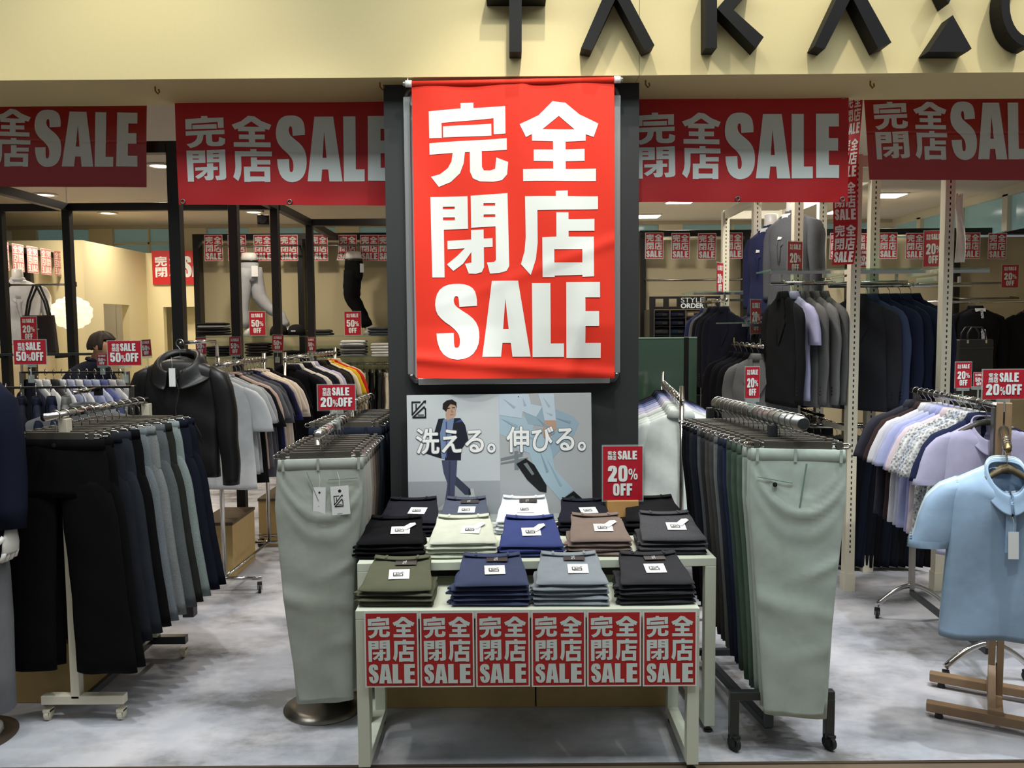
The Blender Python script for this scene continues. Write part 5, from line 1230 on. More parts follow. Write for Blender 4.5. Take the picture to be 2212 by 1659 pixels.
# ------------------------------------------------------------------ folded trousers on the nesting tables
def folded_mesh(w, d, t, lift, taper, seed, nose=.05):
    rd = random.Random(seed); ph = [rd.uniform(0, 6.28) for _ in range(4)]; rings = []; N = 18
    for j in range(N + 1):
        s = j / N; y = -d / 2 + d * s
        e = math.sqrt(max(.02, 1 - (1 - min(1, s / nose)) ** 2)) * (1 if s < .97 else .75)
        hw = w / 2 * (1 - taper * s ** .9) * (1 - .03 * (1 - e)); zc = t / 2 + lift * s ** 1.15
        ring = []
        for k in range(28):
            a = 2 * PI * k / 28; c, sn = math.cos(a), math.sin(a)
            x = hw * math.copysign(abs(c) ** .45, c); hz = (t / 2 + .45 * lift * s * (1 if sn < 0 else 0)) * e
            z = zc + hz * math.copysign(abs(sn) ** .55, sn) 
            if sn > .1: z += .0022 * math.sin(x * 38 + ph[0] + 6 * s) * s + .0016 * math.sin(x * 71 + s * 17 + ph[1]) + .02 * lift / .05 * max(0, abs(x) / hw - .72) * s * s
            ring.append((x + .002 * math.sin(9 * s + ph[2]), y + .004 * math.sin(x * 21 + ph[3]) * (s < .1), z))
        rings.append(ring)
    return rings
def folded_stack(px, py, Y, wpx, z0, layers, nm, c, where, card=1, label=False, d=.25, group='folded trousers on the tables', lift=.05, pat=None, yaw=0.0, t=.0175):
    w = wpx * (Y + .05) / FPX; X = WX(px, py, Y); m = fabric(c, pat); rd = random.Random(int(px * 7 + py)); z = z0 + .0008
    for i in range(layers):
        top = i == layers - 1
        mb = MB(); mb.loft(folded_mesh(w * (.97 if top else 1), d, t * (1.15 if top else 1), lift if top else 0.0, .2 if top else .08, rd.randint(0, 9999)))
        tip = MB()
        if not top:
            # the lower leg pokes out a little at one side
            yy = -d / 2 + rd.uniform(.01, .03)
            tip.prism([(-w / 2 - rd.uniform(.008, .02), yy + .01), (-w / 2 + .05, yy + .004), (-w / 2 + .03, yy + .12)], t * .5, lambda x, y, q: (x, y, t * .25 + q))
        o = mb.build('folded_trousers', m, loc=(X + (rd.uniform(-.004, .004) if i else 0), Y + d / 2 + rd.uniform(-.004, .004), z), rz=yaw + rd.uniform(-.025, .025), smooth=True)
        if tip.v: tip.build('trouser_leg', m, o)
        depth = layers - 1 - i
        tag(o, '%s folded trousers %s, %s' % (nm, where, 'topmost of its stack' if depth == 0 else '%s from the top' % ORD[depth]), 'trousers', group)
        if top:
            tp = lambda s: t * 1.15 + lift * s ** 1.15 + .0026
            wb = MB(); hw = w * .97 / 2 * .8
            wb.grid(lambda a, b: ((a - .5) * 2 * hw * .97, d / 2 - .034 * (1 - b) - .010 * (1 - (2 * a - 1) ** 2), tp(1) - .002 + .006 * (2 * a - 1) ** 2 * (1) - .003 * (1 - b)), 14, 3)
            q = wb.build('waistband', m, o, smooth=True, solid=.004)
            for xx in (-.55, .55):
                MB().box((xx * hw, d / 2 - .02, tp(.97) + .003), (.009, .04, .004)).build('belt_loop', m, o)
            sl = math.atan2(lift, d)
            if card:
                cw, ch = .08, .07; cx_ = .02 + rd.uniform(-.02, .015); s0 = .42
                k = MB(); k.box((0, 0, 0), (cw, ch, .0008))
                letter(k, [('emblem', .2, .3, .7, .74)], lambda u, v, l: ((u - .5) * cw, (.5 - v) * ch, .0008 + l), 1)
                k = k.build('info_card', [PAPERW, INK], o, loc=(cx_, -d / 2 + d * s0, tp(s0) + .0015)); k.rotation_euler = (sl * 1.05, 0, rd.uniform(-.15, .15))
            if card == 2:
                k = MB().prism([(-.018, -.03), (.018, -.03), (.018, .03), (0, .042), (-.018, .03)], .0008, lambda x, y, q_: (x, y, q_)).build('swing_tag', PAPERW, o, loc=(cx_ + .03, -d / 2 + d * (s0 + .12), tp(s0 + .12) + .0035)); k.rotation_euler = (sl, 0, -.7)
            if label:
                k = MB(); k.box((0, 0, 0), (.085, .036, .001))
                vs, fs = text_polys('TG', .02)
                k.add([(-.012 + v[1], .014 - v[0], .001) for v in vs], fs, 1)
                k = k.build('brand_label', [mat('label_brown', (62, 54, 52), .5), LET], o, loc=(.02, -d / 2 + d * .76, tp(.76) + .0035)); k.rotation_euler = (sl, 0, rd.uniform(-.06, .06))
        z += t + .0006
LT, TT = LZ, TZ
G1 = 'folded trousers on the low table'
folded_stack(856, 1313, 3.06, 168, LT, 4, 'olive green', (96, 98, 80), 'on the low table, end towards round foot', 1, True, .235, G1, .058, yaw=-.02)
folded_stack(1060, 1315, 3.06, 172, LT, 5, 'slate navy', (70, 78, 106), 'on the low table beside the olive stack', 1, True, .235, G1, .048)
folded_stack(1236, 1313, 3.06, 168, LT, 5, 'light grey', (142, 150, 158), 'on the low table beside the navy stack', 1, True, .235, G1, .05)
folded_stack(1420, 1312, 3.06, 170, LT, 5, 'charcoal', (58, 58, 62), 'on the low table, end towards trouser rack', 1, True, .235, G1, .05, yaw=.02)
G2 = 'folded trousers in the front row of the tall table'
folded_stack(840, 1210, 3.34, 152, TT, 4, 'black', (20, 20, 23), 'in the tall front row, round foot end', 2, False, .25, G2, .05)
folded_stack(997, 1206, 3.34, 156, TT, 4, 'cream', (208, 212, 196), 'in the tall front row beside black ones', 2, False, .25, G2, .052, yaw=.03)
folded_stack(1148, 1205, 3.35, 146, TT, 3, 'blue', (66, 76, 128), 'in the tall table front row', 2, False, .25, G2, .062)
folded_stack(1298, 1203, 3.36, 142, TT, 4, 'taupe brown', (134, 118, 110), 'in the tall table front row', 2, False, .25, G2, .05)
folded_stack(1456, 1203, 3.37, 148, TT, 4, 'dark grey', (82, 82, 86), 'in the tall front row, trouser rack end', 2, False, .25, G2, .055, 'heather')
G3 = 'folded trousers in the back row of the tall table'
folded_stack(880, 1150, 3.70, 140, TT, 4, 'blue-black', (36, 36, 44), 'in the back row below the walking figure', 1, False, .26, G3, .055)
folded_stack(1000, 1140, 3.72, 118, TT, 4, 'slate blue', (82, 88, 104), 'in the back row, behind the cream stack', 1, True, .26, G3, .05)
folded_stack(1134, 1140, 3.72, 128, TT, 4, 'white', (226, 230, 234), 'in the back row, behind the blue stack', 1, True, .26, G3, .055)
folded_stack(1268, 1150, 3.70, 122, TT, 4, 'blue-black', (34, 34, 44), 'in the back row, behind the taupe stack', 1, False, .25, G3, .045)
folded_stack(1420, 1150, 3.70, 138, TT, 4, 'black', (26, 26, 28), 'in the back row, beside the wooden card foot', 0, False, .26, G3, .055)

# ------------------------------------------------------------------ wooden stand of polo shirts
sx, sy, sa = 2.10, 3.5, math.radians(-29)
o = empty('polo_stand', (sx, sy, 0), 'brown wooden stand holding the pale blue polo shirts', 'clothes stand', rz=sa)
for s_ in (-1, 1): MB().span((s_ * .003 - (.026 if s_ < 0 else 0), -.018, .06), (s_ * .003 + (.026 if s_ > 0 else 0), .018, 1.36)).build('post', WOODT, o, bevel=.003)
for y, xa in ((-.17, -.26), (.17, -.26)):
    MB().span((xa, y - .024, .025), (.34, y + .024, .066)).build('foot', WOODT, o, bevel=.006)
    for x in (xa + .05, .3): MB().lathe([(.016, 0), (.018, .005), (.012, .026)], (x, y, 0), 12).build('glide_foot', DARKP, o)
for s_ in (-1, 1): MB().bar((s_ * .014, 0, .2), (s_ * .014, s_ * .16, .06), .028, .045).build('brace', WOODT, o)
MB().span((-.028, -.19, .05), (.028, .19, .085)).build('cross_piece', WOODT, o, bevel=.004)
MB().tube([(0, -.015, 1.245), (0, -.47, 1.222)], .013, 10).build('arm', mat('antique_brass', (150, 132, 92), .3, .9), o, smooth=True); MB().lathe([(.001, 0), (.02, 0), (.02, .012), (.001, .013)], n=16).xform(Matrix.Translation((0, -.018, 1.245)) @ Matrix.Rotation(PI / 2, 4, 'X')).build('arm_bracket', STEEL, o)
P_WOODH = make_shirt_hanger('wooden_hanger', mat('hanger_wood', (98, 84, 58), .45))
Rz = Matrix.Rotation(sa, 4, 'Z')
for i, (nm, c) in enumerate((('pale blue', (158, 184, 212)), ('pale blue', (166, 190, 216)), ('white', (206, 218, 226)), ('pale aqua', (178, 202, 210)))):
    mm = fabric(c); p = Vector((sx, sy, 0)) + Rz @ Vector((0, -.44 + .05 * i, 1.228))
    mp = {k: mm for k in ('polo_shirt', 'sleeve', 'collar', 'placket', 'sleeve_hem')}
    r = place(P_T['polo'][0], p, sa * .35 - .03 * i, '%s polo shirt %s on the wooden stand' % (nm, ('with a long white tag at the front', 'second from the front', 'third from the front', 'hung last')[i]), 'shirt', 'polo shirts on the wooden stand', mp, (1.0, 1.0, 1.04 + .01 * i))
    if i == 0: tag_card(r, .005, -.30, .036, .1, -.066, 0, rot=-.03, extra=False)
    place(P_WOODH, p, sa * .35 - .03 * i, 'brown wooden hanger of the %s polo on the wooden stand' % ('tagged front', 'second', 'third', 'last')[i], 'hanger', 'wooden polo hangers', None, (.66, 1, 1))

# ------------------------------------------------------------------ black hooded jacket hung in front of the tall black post
LEA = mat('black_leather', (24, 23, 24), .42, bump=.15, scale=60)
ZIP = mat('zip_metal', (120, 118, 112), .35, .9)
hp = Vector((-1.84, 4.575, 1.625))
mb = MB(); mb.loft(body_rings([(-.09, .07, .04), (-.105, .13, .05), (-.13, .19, .055), (-.165, .212, .06), (-.25, .218, .065), (-.5, .205, .065), (-.745, .212, .06)], 24, 30, 2.5, 81, .007, .004))
o = mb.build('hooded_jacket', LEA, loc=hp, rz=-.08, smooth=True)
tag(o, 'black hooded leather jacket with a white tag hung before the tall black post', 'jacket')
for s_ in (-1, 1):
    st = [(-.128, .178, .012, .02), (-.155, .21, .05, .045), (-.24, .236, .062, .05), (-.5, .262, .056, .048), (-.79, .272, .046, .04)]
    k = MB().loft(sleeve_rings(s_, st, 18, 82 + s_, .005)).build('sleeve', LEA, o, smooth=True)
def hood(u, v):
    a = math.radians(-90 + 16 + 328 * u); fr = (1 - math.sin(a)) / 2
    r0 = .075 + .085 * v * (1 - .25 * fr) + .012 * math.sin(14 * u + 5 * v) * v
    return (r0 * math.cos(a) * 1.15, r0 * .62 * math.sin(a) - .035 * fr, -.062 - .12 * fr ** 1.4 - .075 * v + .05 * math.sin(PI * min(1, v * 1.3)))
MB().grid(hood, 40, 12).build('hood', LEA, o, smooth=True, solid=.008)
MB().tube([(.012, -.085, -.20), (.03, -.088, -.26), (.005, -.082, -.36), (.002, -.078, -.73)], .0028, 6).build('front_zip', ZIP, o)
MB().tube([(.012, -.088, -.2), (.05, -.1, -.16), (.075, -.095, -.12)], .0022, 6).build('hood_zip', ZIP, o)
for s_ in (-1, 1): MB().bar((s_ * .09, -.073, -.41), (s_ * .14, -.071, -.51), .004, .003).build('pocket_zip', ZIP, o)
tag_card(o, .0, -.135, .036, .1, -.1, 0, extra=False)
place(P_DARKH, hp, -.08, 'black hanger with chrome hook carrying the hooded leather jacket', 'hanger', None, None, (1, 1.6, 1))
# grey top laid open on the rail in front of the person
mg = fabric((104, 104, 106), 'heather'); p = (-2.22, 4.26, 1.385)
place(P_T['tee'][0], p, .15, 'dark grey top hung facing out below the wide card near the person', 'T-shirt', None, {k: mg for k in ('tee_shirt', 'sleeve', 'neckband')}, (1.1, 1, 1))
place(P_HANG, p, .15, 'taupe hanger of the dark grey top facing out', 'hanger')
o = MB().tube([(-2.22, 4.16, 1.385), (-2.22, 4.415, 1.385)], .011, 8).build('face_out_arm', CHROME, smooth=True)
MB().box((-2.22, 4.41, 1.375), (.04, .02, .05)).build('arm_bracket', BLACKM, o)
tag(o, 'short chrome arm on the black rail rack carrying the dark grey top', 'rail')

# ------------------------------------------------------------------ suit busts
def suit_bust(name, loc, rz, c, label, shirt=(236, 236, 236), sc=1.0, vn=.0, neck=True, tie=None, pat=None, cat='mannequin'):
    m = fabric(c, pat); mb = MB()
    mb.loft(body_rings([(-.055, .055, .05), (-.075, .10, .07), (-.10, .17, .085), (-.13, .208, .10), (-.2, .222, .12), (-.32, .212, .125), (-.48, .185, .11), (-.62, .205, .12), (-.74, .222, .12)], 26, 30, 2.2, 91, .004, .003))
    r = mb.build(name, m, loc=loc, rz=rz, smooth=True); r.scale = (sc, sc, sc)
    for s_ in (-1, 1):
        st = [(-.105, .175, .012, .03), (-.135, .208, .048, .055), (-.22, .238, .058, .062), (-.42, .255, .052, .056), (-.68, .258, .044, .046)]
        MB().loft(sleeve_rings(s_, st, 16, 92 + s_)).build('sleeve', m, r, smooth=True)
        q = MB().prism([(s_ * .008, -.44), (s_ * (.02 + vn), -.3 + vn), (s_ * .115, -.25), (s_ * .092, -.22), (s_ * .108, -.2), (s_ * .075, -.075), (s_ * (.036 + vn), -.075)], .006, lambda x, z, d: (x, -.078 - .055 * min(1, max(0, (-z - .07) / .16)) + .035 * (abs(x) / .11) ** 2 + d, z))
        q.build('lapel', m, r)
    MB().loft([ell(0, .005, z, a, b, 20, 2) for z, a, b in ((-.10, .088, .075), (-.05, .068, .06), (-.035, .062, .054))], cap=False).build('collar', m, r, smooth=True, solid=.004)
    MB().prism([(-.05, -.06), (.05, -.06), (.02, -.25 - 2 * vn), (-.02, -.25 - 2 * vn)], .004, lambda x, z, d: (x, -.075 - .053 * min(1, max(0, (-z - .06) / .16)) + d + .03 * (abs(x) / .1) ** 2, z)).build('shirt_front', fabric(shirt), r)
    if neck: MB().loft([ell(0, 0, z, a, b, 18, 2) for z, a, b in ((-.08, .062, .058), (-.02, .054, .052), (.045, .052, .05), (.05, .045, .044))]).build('neck', WHITEM, r, smooth=True)
    else: collar_mb(.05).build('shirt_collar', fabric(shirt), r, smooth=True, solid=.003)
    if tie: MB().prism([(-.014, -.07), (.014, -.07), (.01, -.095), (.024, -.34), (0, -.37), (-.024, -.34), (-.01, -.095)], .005, lambda x, z, d: (x, -.083 - .054 * min(1, max(0, (-z - .06) / .16)) + d, z)).build('necktie', fabric(tie, 'print'), r)
    tag(r, label, cat)
    return r
for nm, (px, Y), c, lb in (('mannequin_bust', (1664, 6.30), (50, 54, 88), 'headless mannequin bust in a navy suit jacket above the slotted stand'), ('mannequin_bust', (1712, 5.95), (98, 100, 104), 'headless mannequin bust in a grey suit jacket behind the 20% OFF card')):
    X = WX(px, 600, Y); z = 1.72 + .80 if Y > 6 else 1.72 + .86
    r = suit_bust(nm, (X, Y, z - .035), -1.2, c, lb, sc=.97, pat='heather' if Y < 6 else None)
    MB().tube([(0, 0, -.7), (0, 0, -(z - .035 - 1.7202) / .97 + .008)], .014, 8).build('support_rod', CHROME, r); MB().lathe([(.09, 0), (.09, .008), (.001, .01)], n=24).xform(Matrix.Translation((0, 0, -(z - .035 - 1.7202) / .97))).build('rod_foot', CHROME, r)
suit_bust('formal_suit', (WX(2116, 680, 8.9), 8.98, 1.93), .08, (18, 18, 20), 'black formal suit with white shirt and silver patterned tie on the wall rail', neck=False, tie=(150, 150, 156), vn=.02, sc=1.2, cat='suit')
place(P_DARKH, (WX(2116, 680, 8.9), 8.99, 1.93), .08, 'black hanger of the formal suit with the white shirt', 'hanger')
# black briefcase on a dark plinth
Y = 7.6; x0, x1, zt, zb = WX(2062, 760, Y), WX(2141, 760, Y), WZ(2100, 733, Y), WZ(2100, 806, Y); w, hh = x1 - x0, zt - zb
o = MB().span((-w / 2, -.05, 0), (w / 2, .05, hh)).build('briefcase', mat('bag_leather', (26, 26, 28), .45, bump=.1, scale=50), loc=((x0 + x1) / 2, Y, zb), rz=.1, bevel=.012)
MB().span((-w / 2 + .005, -.056, hh * .72), (w / 2 - .005, -.048, hh * .78)).build('zip_line', DARKP, o)
for y in (-.045, .045): MB().tube([(-.09, y, hh - .01), (-.085, y, hh + .06), (-.05, y, hh + .11), (.05, y, hh + .11), (.085, y, hh + .06), (.09, y, hh - .01)], .007, 8).build('handle', DARKP, o, smooth=True)
for x in (-.09, .09): MB().box((x, -.052, hh - .02), (.018, .006, .03)).build('buckle', CHROME, o)
tag(o, 'black briefcase with two handles before the formal suit with the white collar', 'bag')
o = MB().span((-w / 2 - .05, -.16, 0), (w / 2 + .05, .16, zb - .02)).build('display_plinth', mat('plinth_black', (30, 29, 28), .5), loc=((x0 + x1) / 2, Y, 0), rz=.1, bevel=.003)
MB().span((-w / 2 - .06, -.17, zb - .02), (w / 2 + .06, .17, zb - .001)).build('plinth_top', BLACKM, o)
tag(o, 'dark display plinth under the black briefcase', 'plinth')
# navy scene filler behind the formal suits is the wall itself

# ------------------------------------------------------------------ leg mannequins, caps and folded knits on the glass shelves
def leg_mannequin(Y, hipc, legs, c, label, belt=(30, 26, 24)):
    m = fabric(c); P = lambda a, b, dy=0: Vector((WX(a, b, Y), dy, WZ(a, b, Y)))
    o0 = Vector((P(*hipc).x, Y, P(*hipc).z)); mb = MB()
    hz = 0
    mb.loft([ell(0, 0, z, a, b, 20, 2.3) for z, a, b in ((-.04, .098, .08), (-.12, .105, .085), (-.22, .10, .085), (-.27, .085, .08))])
    for i, (pts, dy) in enumerate(legs):
        q = []; rr = []
        for a, b, r in pts:
            v = P(a, b); q.append(Vector((v.x - o0.x, dy, v.z - o0.z))); rr.append(r)
        q2 = []; r2 = []
        for k in range(len(q) - 1):
            for t in (0, .33, .66): q2.append(q[k].lerp(q[k + 1], t)); r2.append(rr[k] + (rr[k + 1] - rr[k]) * t + .004 * math.sin(9 * (k + t)))
        q2.append(q[-1]); r2.append(rr[-1]); mb.tube(q2, r2, 14)
    r = mb.build('leg_mannequin', m, loc=o0, smooth=True)
    MB().loft([ell(0, 0, z, a, b, 20, 2.3) for z, a, b in ((-.05, .09, .074), (.0, .088, .072), (.045, .078, .066), (.05, .06, .05))]).build('waist_form', WHITEM, r, smooth=True)
    MB().loft([ell(0, 0, z, a, b, 20, 2.3) for z, a, b in ((-.06, .1, .083), (-.035, .1, .083))]).build('belt', mat('belt_leather', belt, .4), r, smooth=True)
    for pts, dy in legs:
        a, b, _ = pts[-1]; v = P(a, b)
        MB().loft([ell(v.x - o0.x + .02, dy, z, .06 - .02 * k, .035 - .006 * k, 14, 2.2) for k, z in ((0, WZ(600, 725.2, Y) - o0.z + .002), (1, WZ(600, 716, Y) - o0.z), (1.6, WZ(600, 708, Y) - o0.z))]).build('foot', WHITEM, r, smooth=True)
    tag(r, label, 'mannequin', 'leg mannequins on the glass shelf')
    return r
r = leg_mannequin(9.36, (538, 556), [([(532, 580, .095), (527, 640, .075), (527, 668, .062), (533, 708, .05)], -.03), ([(543, 580, .1), (556, 640, .082), (575, 664, .062), (604, 682, .055), (614, 706, .052)], .06)], (176, 178, 182), 'leg mannequin in pale grey jeans with a dark belt on glass shelf')
MB().box((.085, -.085, -.16), (.07, .002, .12), rz=.3).build('swing_tag', PAPERW, r)
r = leg_mannequin(9.36, (764, 553), [([(760, 585, .085), (757, 620, .078), (757, 643, .068), (776, 674, .058), (792, 704, .055)], -.02), ([(764, 585, .085), (762, 620, .078), (764, 645, .064), (782, 680, .056), (794, 705, .052)], .06)], (22, 22, 24), 'leg mannequin in black trousers on glass shelf beside the curled sheet')
MB().box((.1, -.06, -.14), (.05, .002, .1), rz=.8).build('swing_tag', PAPERW, r)
def knit_stack(px, py, Y, wpx, n_, cols, where, cat='folded knitwear', d=.24, t=.028):
    w = wpx * Y / FPX; X, z = WX(px, py, Y), WZ(px, py, Y) + .001; rd = random.Random(int(px))
    for i in range(n_):
        nm, c = cols[i % len(cols)]
        o = MB().loft(folded_mesh(w * rd.uniform(.92, 1.0), d, t, 0, .04, rd.randint(0, 999), .09)).build('folded_knit', fabric(c), loc=(X + rd.uniform(-.008, .008), Y + .06, z), rz=rd.uniform(-.05, .05), smooth=True)
        tag(o, '%s folded top %s, %s from the shelf' % (nm, where, ORD[i]), 'knitwear', 'folded tops on the glass shelves'); z += t + .0005
K, Wt, Gy = ('black', (28, 28, 30)), ('white', (214, 216, 216)), ('grey', (120, 122, 124))
knit_stack(459, 725, 9.2, 62, 5, [K, ('charcoal', (48, 48, 50)), K, ('light grey', (150, 150, 150)), K], 'on the upper shelf, fitting room end')
knit_stack(690, 725, 9.2, 52, 2, [('dark grey', (56, 58, 58))], 'on the upper shelf beside the caps', t=.032)
knit_stack(818, 725, 9.2, 46, 3, [('slate grey', (64, 68, 74))], 'on the upper shelf at the pillar', t=.03)
knit_stack(470, 770.5, 9.2, 54, 4, [K], 'on the lower shelf, fitting room end')
knit_stack(557, 770.5, 9.2, 52, 5, [K, ('charcoal', (46, 44, 44))], 'in the middle of the lower shelf', t=.03)
knit_stack(622, 770.5, 9.2, 50, 2, [K], 'on the lower shelf below the caps', t=.032)
knit_stack(706, 770.5, 9.2, 50, 3, [K, ('dark blue', (40, 46, 62))], 'on the lower shelf beside the frame post')
knit_stack(763, 770.5, 9.2, 54, 6, [Gy, ('dark grey', (70, 72, 74)), Gy, ('dark grey', (66, 68, 70)), Wt, Wt], 'on the lower shelf below the black trousers', t=.03)
knit_stack(825, 770.5, 9.2, 46, 5, [('off-white', (196, 194, 188)), Wt], 'on the lower shelf at the pillar', t=.03)
for i, (px, py) in enumerate(((600, 725), (638, 725))):
    p = W(px, py, 9.15); mb = MB()
    mb.lathe([(.001, .125), (.04, .12), (.075, .1), (.095, .06), (.1, .0)], n=24)
    o = mb.build('cap', fabric((34, 34, 36)), loc=(p.x, 9.2, p.z + .002), rz=.2 - .3 * i, smooth=True)
    MB().prism([(.09 * math.cos(a), -.05 + .11 * math.sin(a)) for a in [PI + k * PI / 10 for k in range(11)]], .006, lambda x, y, d: (x, y, .006 + d)).build('brim', fabric((30, 30, 32)), o)
    MB().box((0, -.099, .05), (.05, .004, .012)).build('front_label', LET, o)
    tag(o, 'black cap on the glass shelf, ' + ('nearer the pale jeans legs' if i == 0 else 'nearer the black frame post'), 'cap', 'caps on the glass shelf')

# ------------------------------------------------------------------ boxes on the floor
def carton(x0, x1, y0, y1, z, label):
    o = MB().span((x0, y0, 0), (x1, y1, z)).build('storage_box', CARDB, bevel=.004)
    MB().span((x0 - .004, y0 - .004, z), (x1 + .004, y1 + .004, z + .02)).build('lid', mat('dark_board', (92, 76, 56), .8), o, bevel=.002)
    tag(o, label, 'box', 'brown boxes on the floor')
carton(WX(428, 1240, 5.5), WX(503, 1240, 5.5), 5.52, 6.0, .37, 'brown board box under the chrome T-shirt rack')
carton(WX(560, 1170, 6.35), WX(616, 1170, 6.35), 6.35, 6.9, .36, 'brown board box under the casual jackets, further back')
carton(-2.62, -1.99, 3.66, 4.1, .28, 'brown board box behind the white post trouser rack')

# ------------------------------------------------------------------ bag, white jacket mannequin, hanging rail at the fitting room side
p = W(79, 615, 7.15)
zb = WZ(79, 764, 7.15); zt = WZ(79, 681, 7.15); w0, w1 = 62 * 7.15 / FPX, 76 * 7.15 / FPX
mb = MB(); mb.loft([ell(.004, 0, z, a, b, 20, 4) for z, a, b in ((zb - p.z, w1 / 2, .045), (zb - p.z + .02, w1 / 2, .05), (zt - p.z - .01, w0 / 2 + .01, .03), (zt - p.z, w0 / 2 + .01, .022))])
o = mb.build('tote_bag', mat('tote_brown_black', (44, 34, 34), .6, bump=.1, scale=60), loc=(p.x, 7.15, p.z), smooth=False)
for s_ in (-.03, .03): MB().tube([(-.1, s_ * .6, zt - p.z - .02), (-.07, s_ * .7, zt - p.z + .12), (-.012, s_, -.01), (.012, s_, -.01), (.07, s_ * .7, zt - p.z + .12), (.1, s_ * .6, zt - p.z - .02)], .009, 6).build('strap', mat('strap_black', (24, 22, 22), .6), o)
MB().box((.02, -.042, zt - p.z - .12), (.02, .004, .012)).build('metal_badge', CHROME, o)
tag(o, 'dark brown tote bag hanging by its straps at the fitting room side', 'bag')
o = MB().tube([(WX(6, 615, 7.07), 7.15, p.z), (xp0, 7.15, p.z)], .009, 8).build('hanging_rail', STEEL, smooth=True)
for x in (WX(6, 615, 7.07), xp0): MB().span((x - .012, 7.1, p.z - .02), (x + .012, 7.155, p.z + .02)).build('rail_bracket', BLACKM, o)
tag(o, 'thin steel rail between black posts, carrying the tote bag', 'rail')
o = MB().span((-4.9, 6.72, WZ(120, 762, 7.0) - .01), (WX(245, 762, 7.0), 7.03, WZ(120, 762, 7.0))).build('glass_shelf', GLASSM)
MB().span((-4.9, 6.71, WZ(120, 762, 7.0) - .016), (WX(245, 762, 7.0), 6.722, WZ(120, 762, 7.0) + .004)).build('shelf_edge', GUN, o)
for x in (WX(6, 615, 7.07), xp0): MB().span((x - .01, 6.8, WZ(120, 762, 7.0) - .04), (x + .01, 7.04, WZ(120, 762, 7.0) - .01)).build('shelf_bracket', BLACKM, o)
tag(o, 'glass shelf across the black frame before the stooping person', 'shelf')
r = suit_bust('mannequin_bust', (WX(38, 600, 8.5), 8.5, WZ(38, 592, 8.5)), .5, (200, 200, 202), 'headless mannequin bust in a white jacket beside the tote bag', shirt=(150, 150, 152), sc=.98)
MB().tube([(0, 0, -.7), (0, 0, -WZ(38, 592, 8.5) / .98 + .01)], .016, 8).build('support_rod', CHROME, r); MB().lathe([(.16, 0), (.16, .01), (.001, .014)], n=30).xform(Matrix.Translation((0, 0, -WZ(38, 592, 8.5) / .98))).build('rod_foot', CHROME, r)

# ------------------------------------------------------------------ hands and figures
def hand_mb(mb, wrist, down, side, front, curl=.9, s=1.0, m=0):
    "palm, four bent fingers of different length and a thumb off the side of the palm"
    w_, d, sd, f = Vector(wrist), Vector(down).normalized(), Vector(side).normalized(), Vector(front).normalized()
    P = lambda a, b, c: w_ + d * a * s + sd * b * s + f * c * s
    rings = []
    for a, hw, ht in ((-.01, .024, .018), (.02, .032, .017), (.05, .04, .016), (.085, .041, .014), (.093, .036, .010)):
        rings.append([P(a, hw * math.cos(t), ht * math.sin(t)) for t in [2 * PI * k / 14 for k in range(14)]])
    mb.loft(rings, m)
    for i, (b, L) in enumerate(((.03, .068), (.010, .076), (-.011, .07), (-.03, .055))):
        q = P(.085, b, 0); pts = [q]; ang = .25
        for seg in (.45, .32, .28):
            pts.append(pts[-1] + (d * math.cos(ang) + f * math.sin(ang)) * L * seg * s); ang += curl
        mb.tube(pts, [.0095 * s, .009 * s, .008 * s, .006 * s], 8, m)
    mb.tube([P(.025, .03, .004), P(.05, .052, .018), P(.075, .05, .036), P(.092, .034, .046)], [.012 * s, .011 * s, .0095 * s, .007 * s], 8, m)
# half seen mannequin at the edge of the white post rack
mx, my = -2.30, 3.34
o = empty('mannequin', (mx, my, 0), 'white mannequin in a dark navy jacket and grey trousers beside the rack', 'mannequin')
JK = fabric((28, 32, 50)); GT = fabric((132, 134, 138))
bd = MB()
bd.loft([ell(0, .0, z, a, b, 20, 2) for z, a, b in ((.8, .15, .1), (1.0, .16, .11), (1.25, .18, .12), (1.42, .19, .1), (1.49, .1, .07), (1.53, .055, .055), (1.62, .052, .055), (1.66, .075, .09), (1.74, .08, .1), (1.82, .06, .07), (1.85, .02, .02))])
for s_ in (-1, 1):
    bd.tube([(s_ * .18, 0, 1.42), (s_ * .235, .0, 1.15), (s_ * .26, -.04, .90)], [.05, .042, .03], 12)
    hand_mb(bd, (s_ * .263, -.045, .895), (.0, -.12, -1), (-s_ * .25, -1, 0), (-s_, .25, 0), .95, 1.0)
    bd.tube([(s_ * .09, 0, .85), (s_ * .1, 0, .5), (s_ * .1, .02, .1)], [.085, .06, .04], 12)
    bd.loft([ell(s_ * .1, -.04, z, a, b, 14, 2.3) for z, a, b in ((.012, .042, .12), (.04, .042, .115), (.09, .035, .06))])
bd.build('body', WHITEM, o, smooth=True)
MB().loft(body_rings([(1.53 - 2.0, .07, .065), (1.49 - 2, .13, .09), (1.45 - 2, .19, .11), (1.38 - 2, .215, .125), (1.2 - 2, .21, .135), (1.0 - 2, .195, .125), (.78 - 2, .215, .13)], 20, 26, 2.3, 95, .004)).xform(Matrix.Translation((0, 0, 2.0))).build('jacket', JK, o, smooth=True)
for s_ in (-1, 1):
    MB().tube([(s_ * .17, 0, 1.47), (s_ * .21, 0, 1.40), (s_ * .232, 0, 1.25), (s_ * .245, -.005, 1.1), (s_ * .258, -.025, .98), (s_ * .266, -.04, .895)], [.05, .072, .07, .064, .058, .05], 16).build('jacket_sleeve', JK, o, smooth=True)
    MB().tube([(s_ * .095, 0, .86), (s_ * .11, 0, .7), (s_ * .125, 0, .5), (s_ * .125, .01, .3), (s_ * .12, .02, .12)], [.1, .1, .09, .08, .078], 16).build('trouser_leg', GT, o, smooth=True)
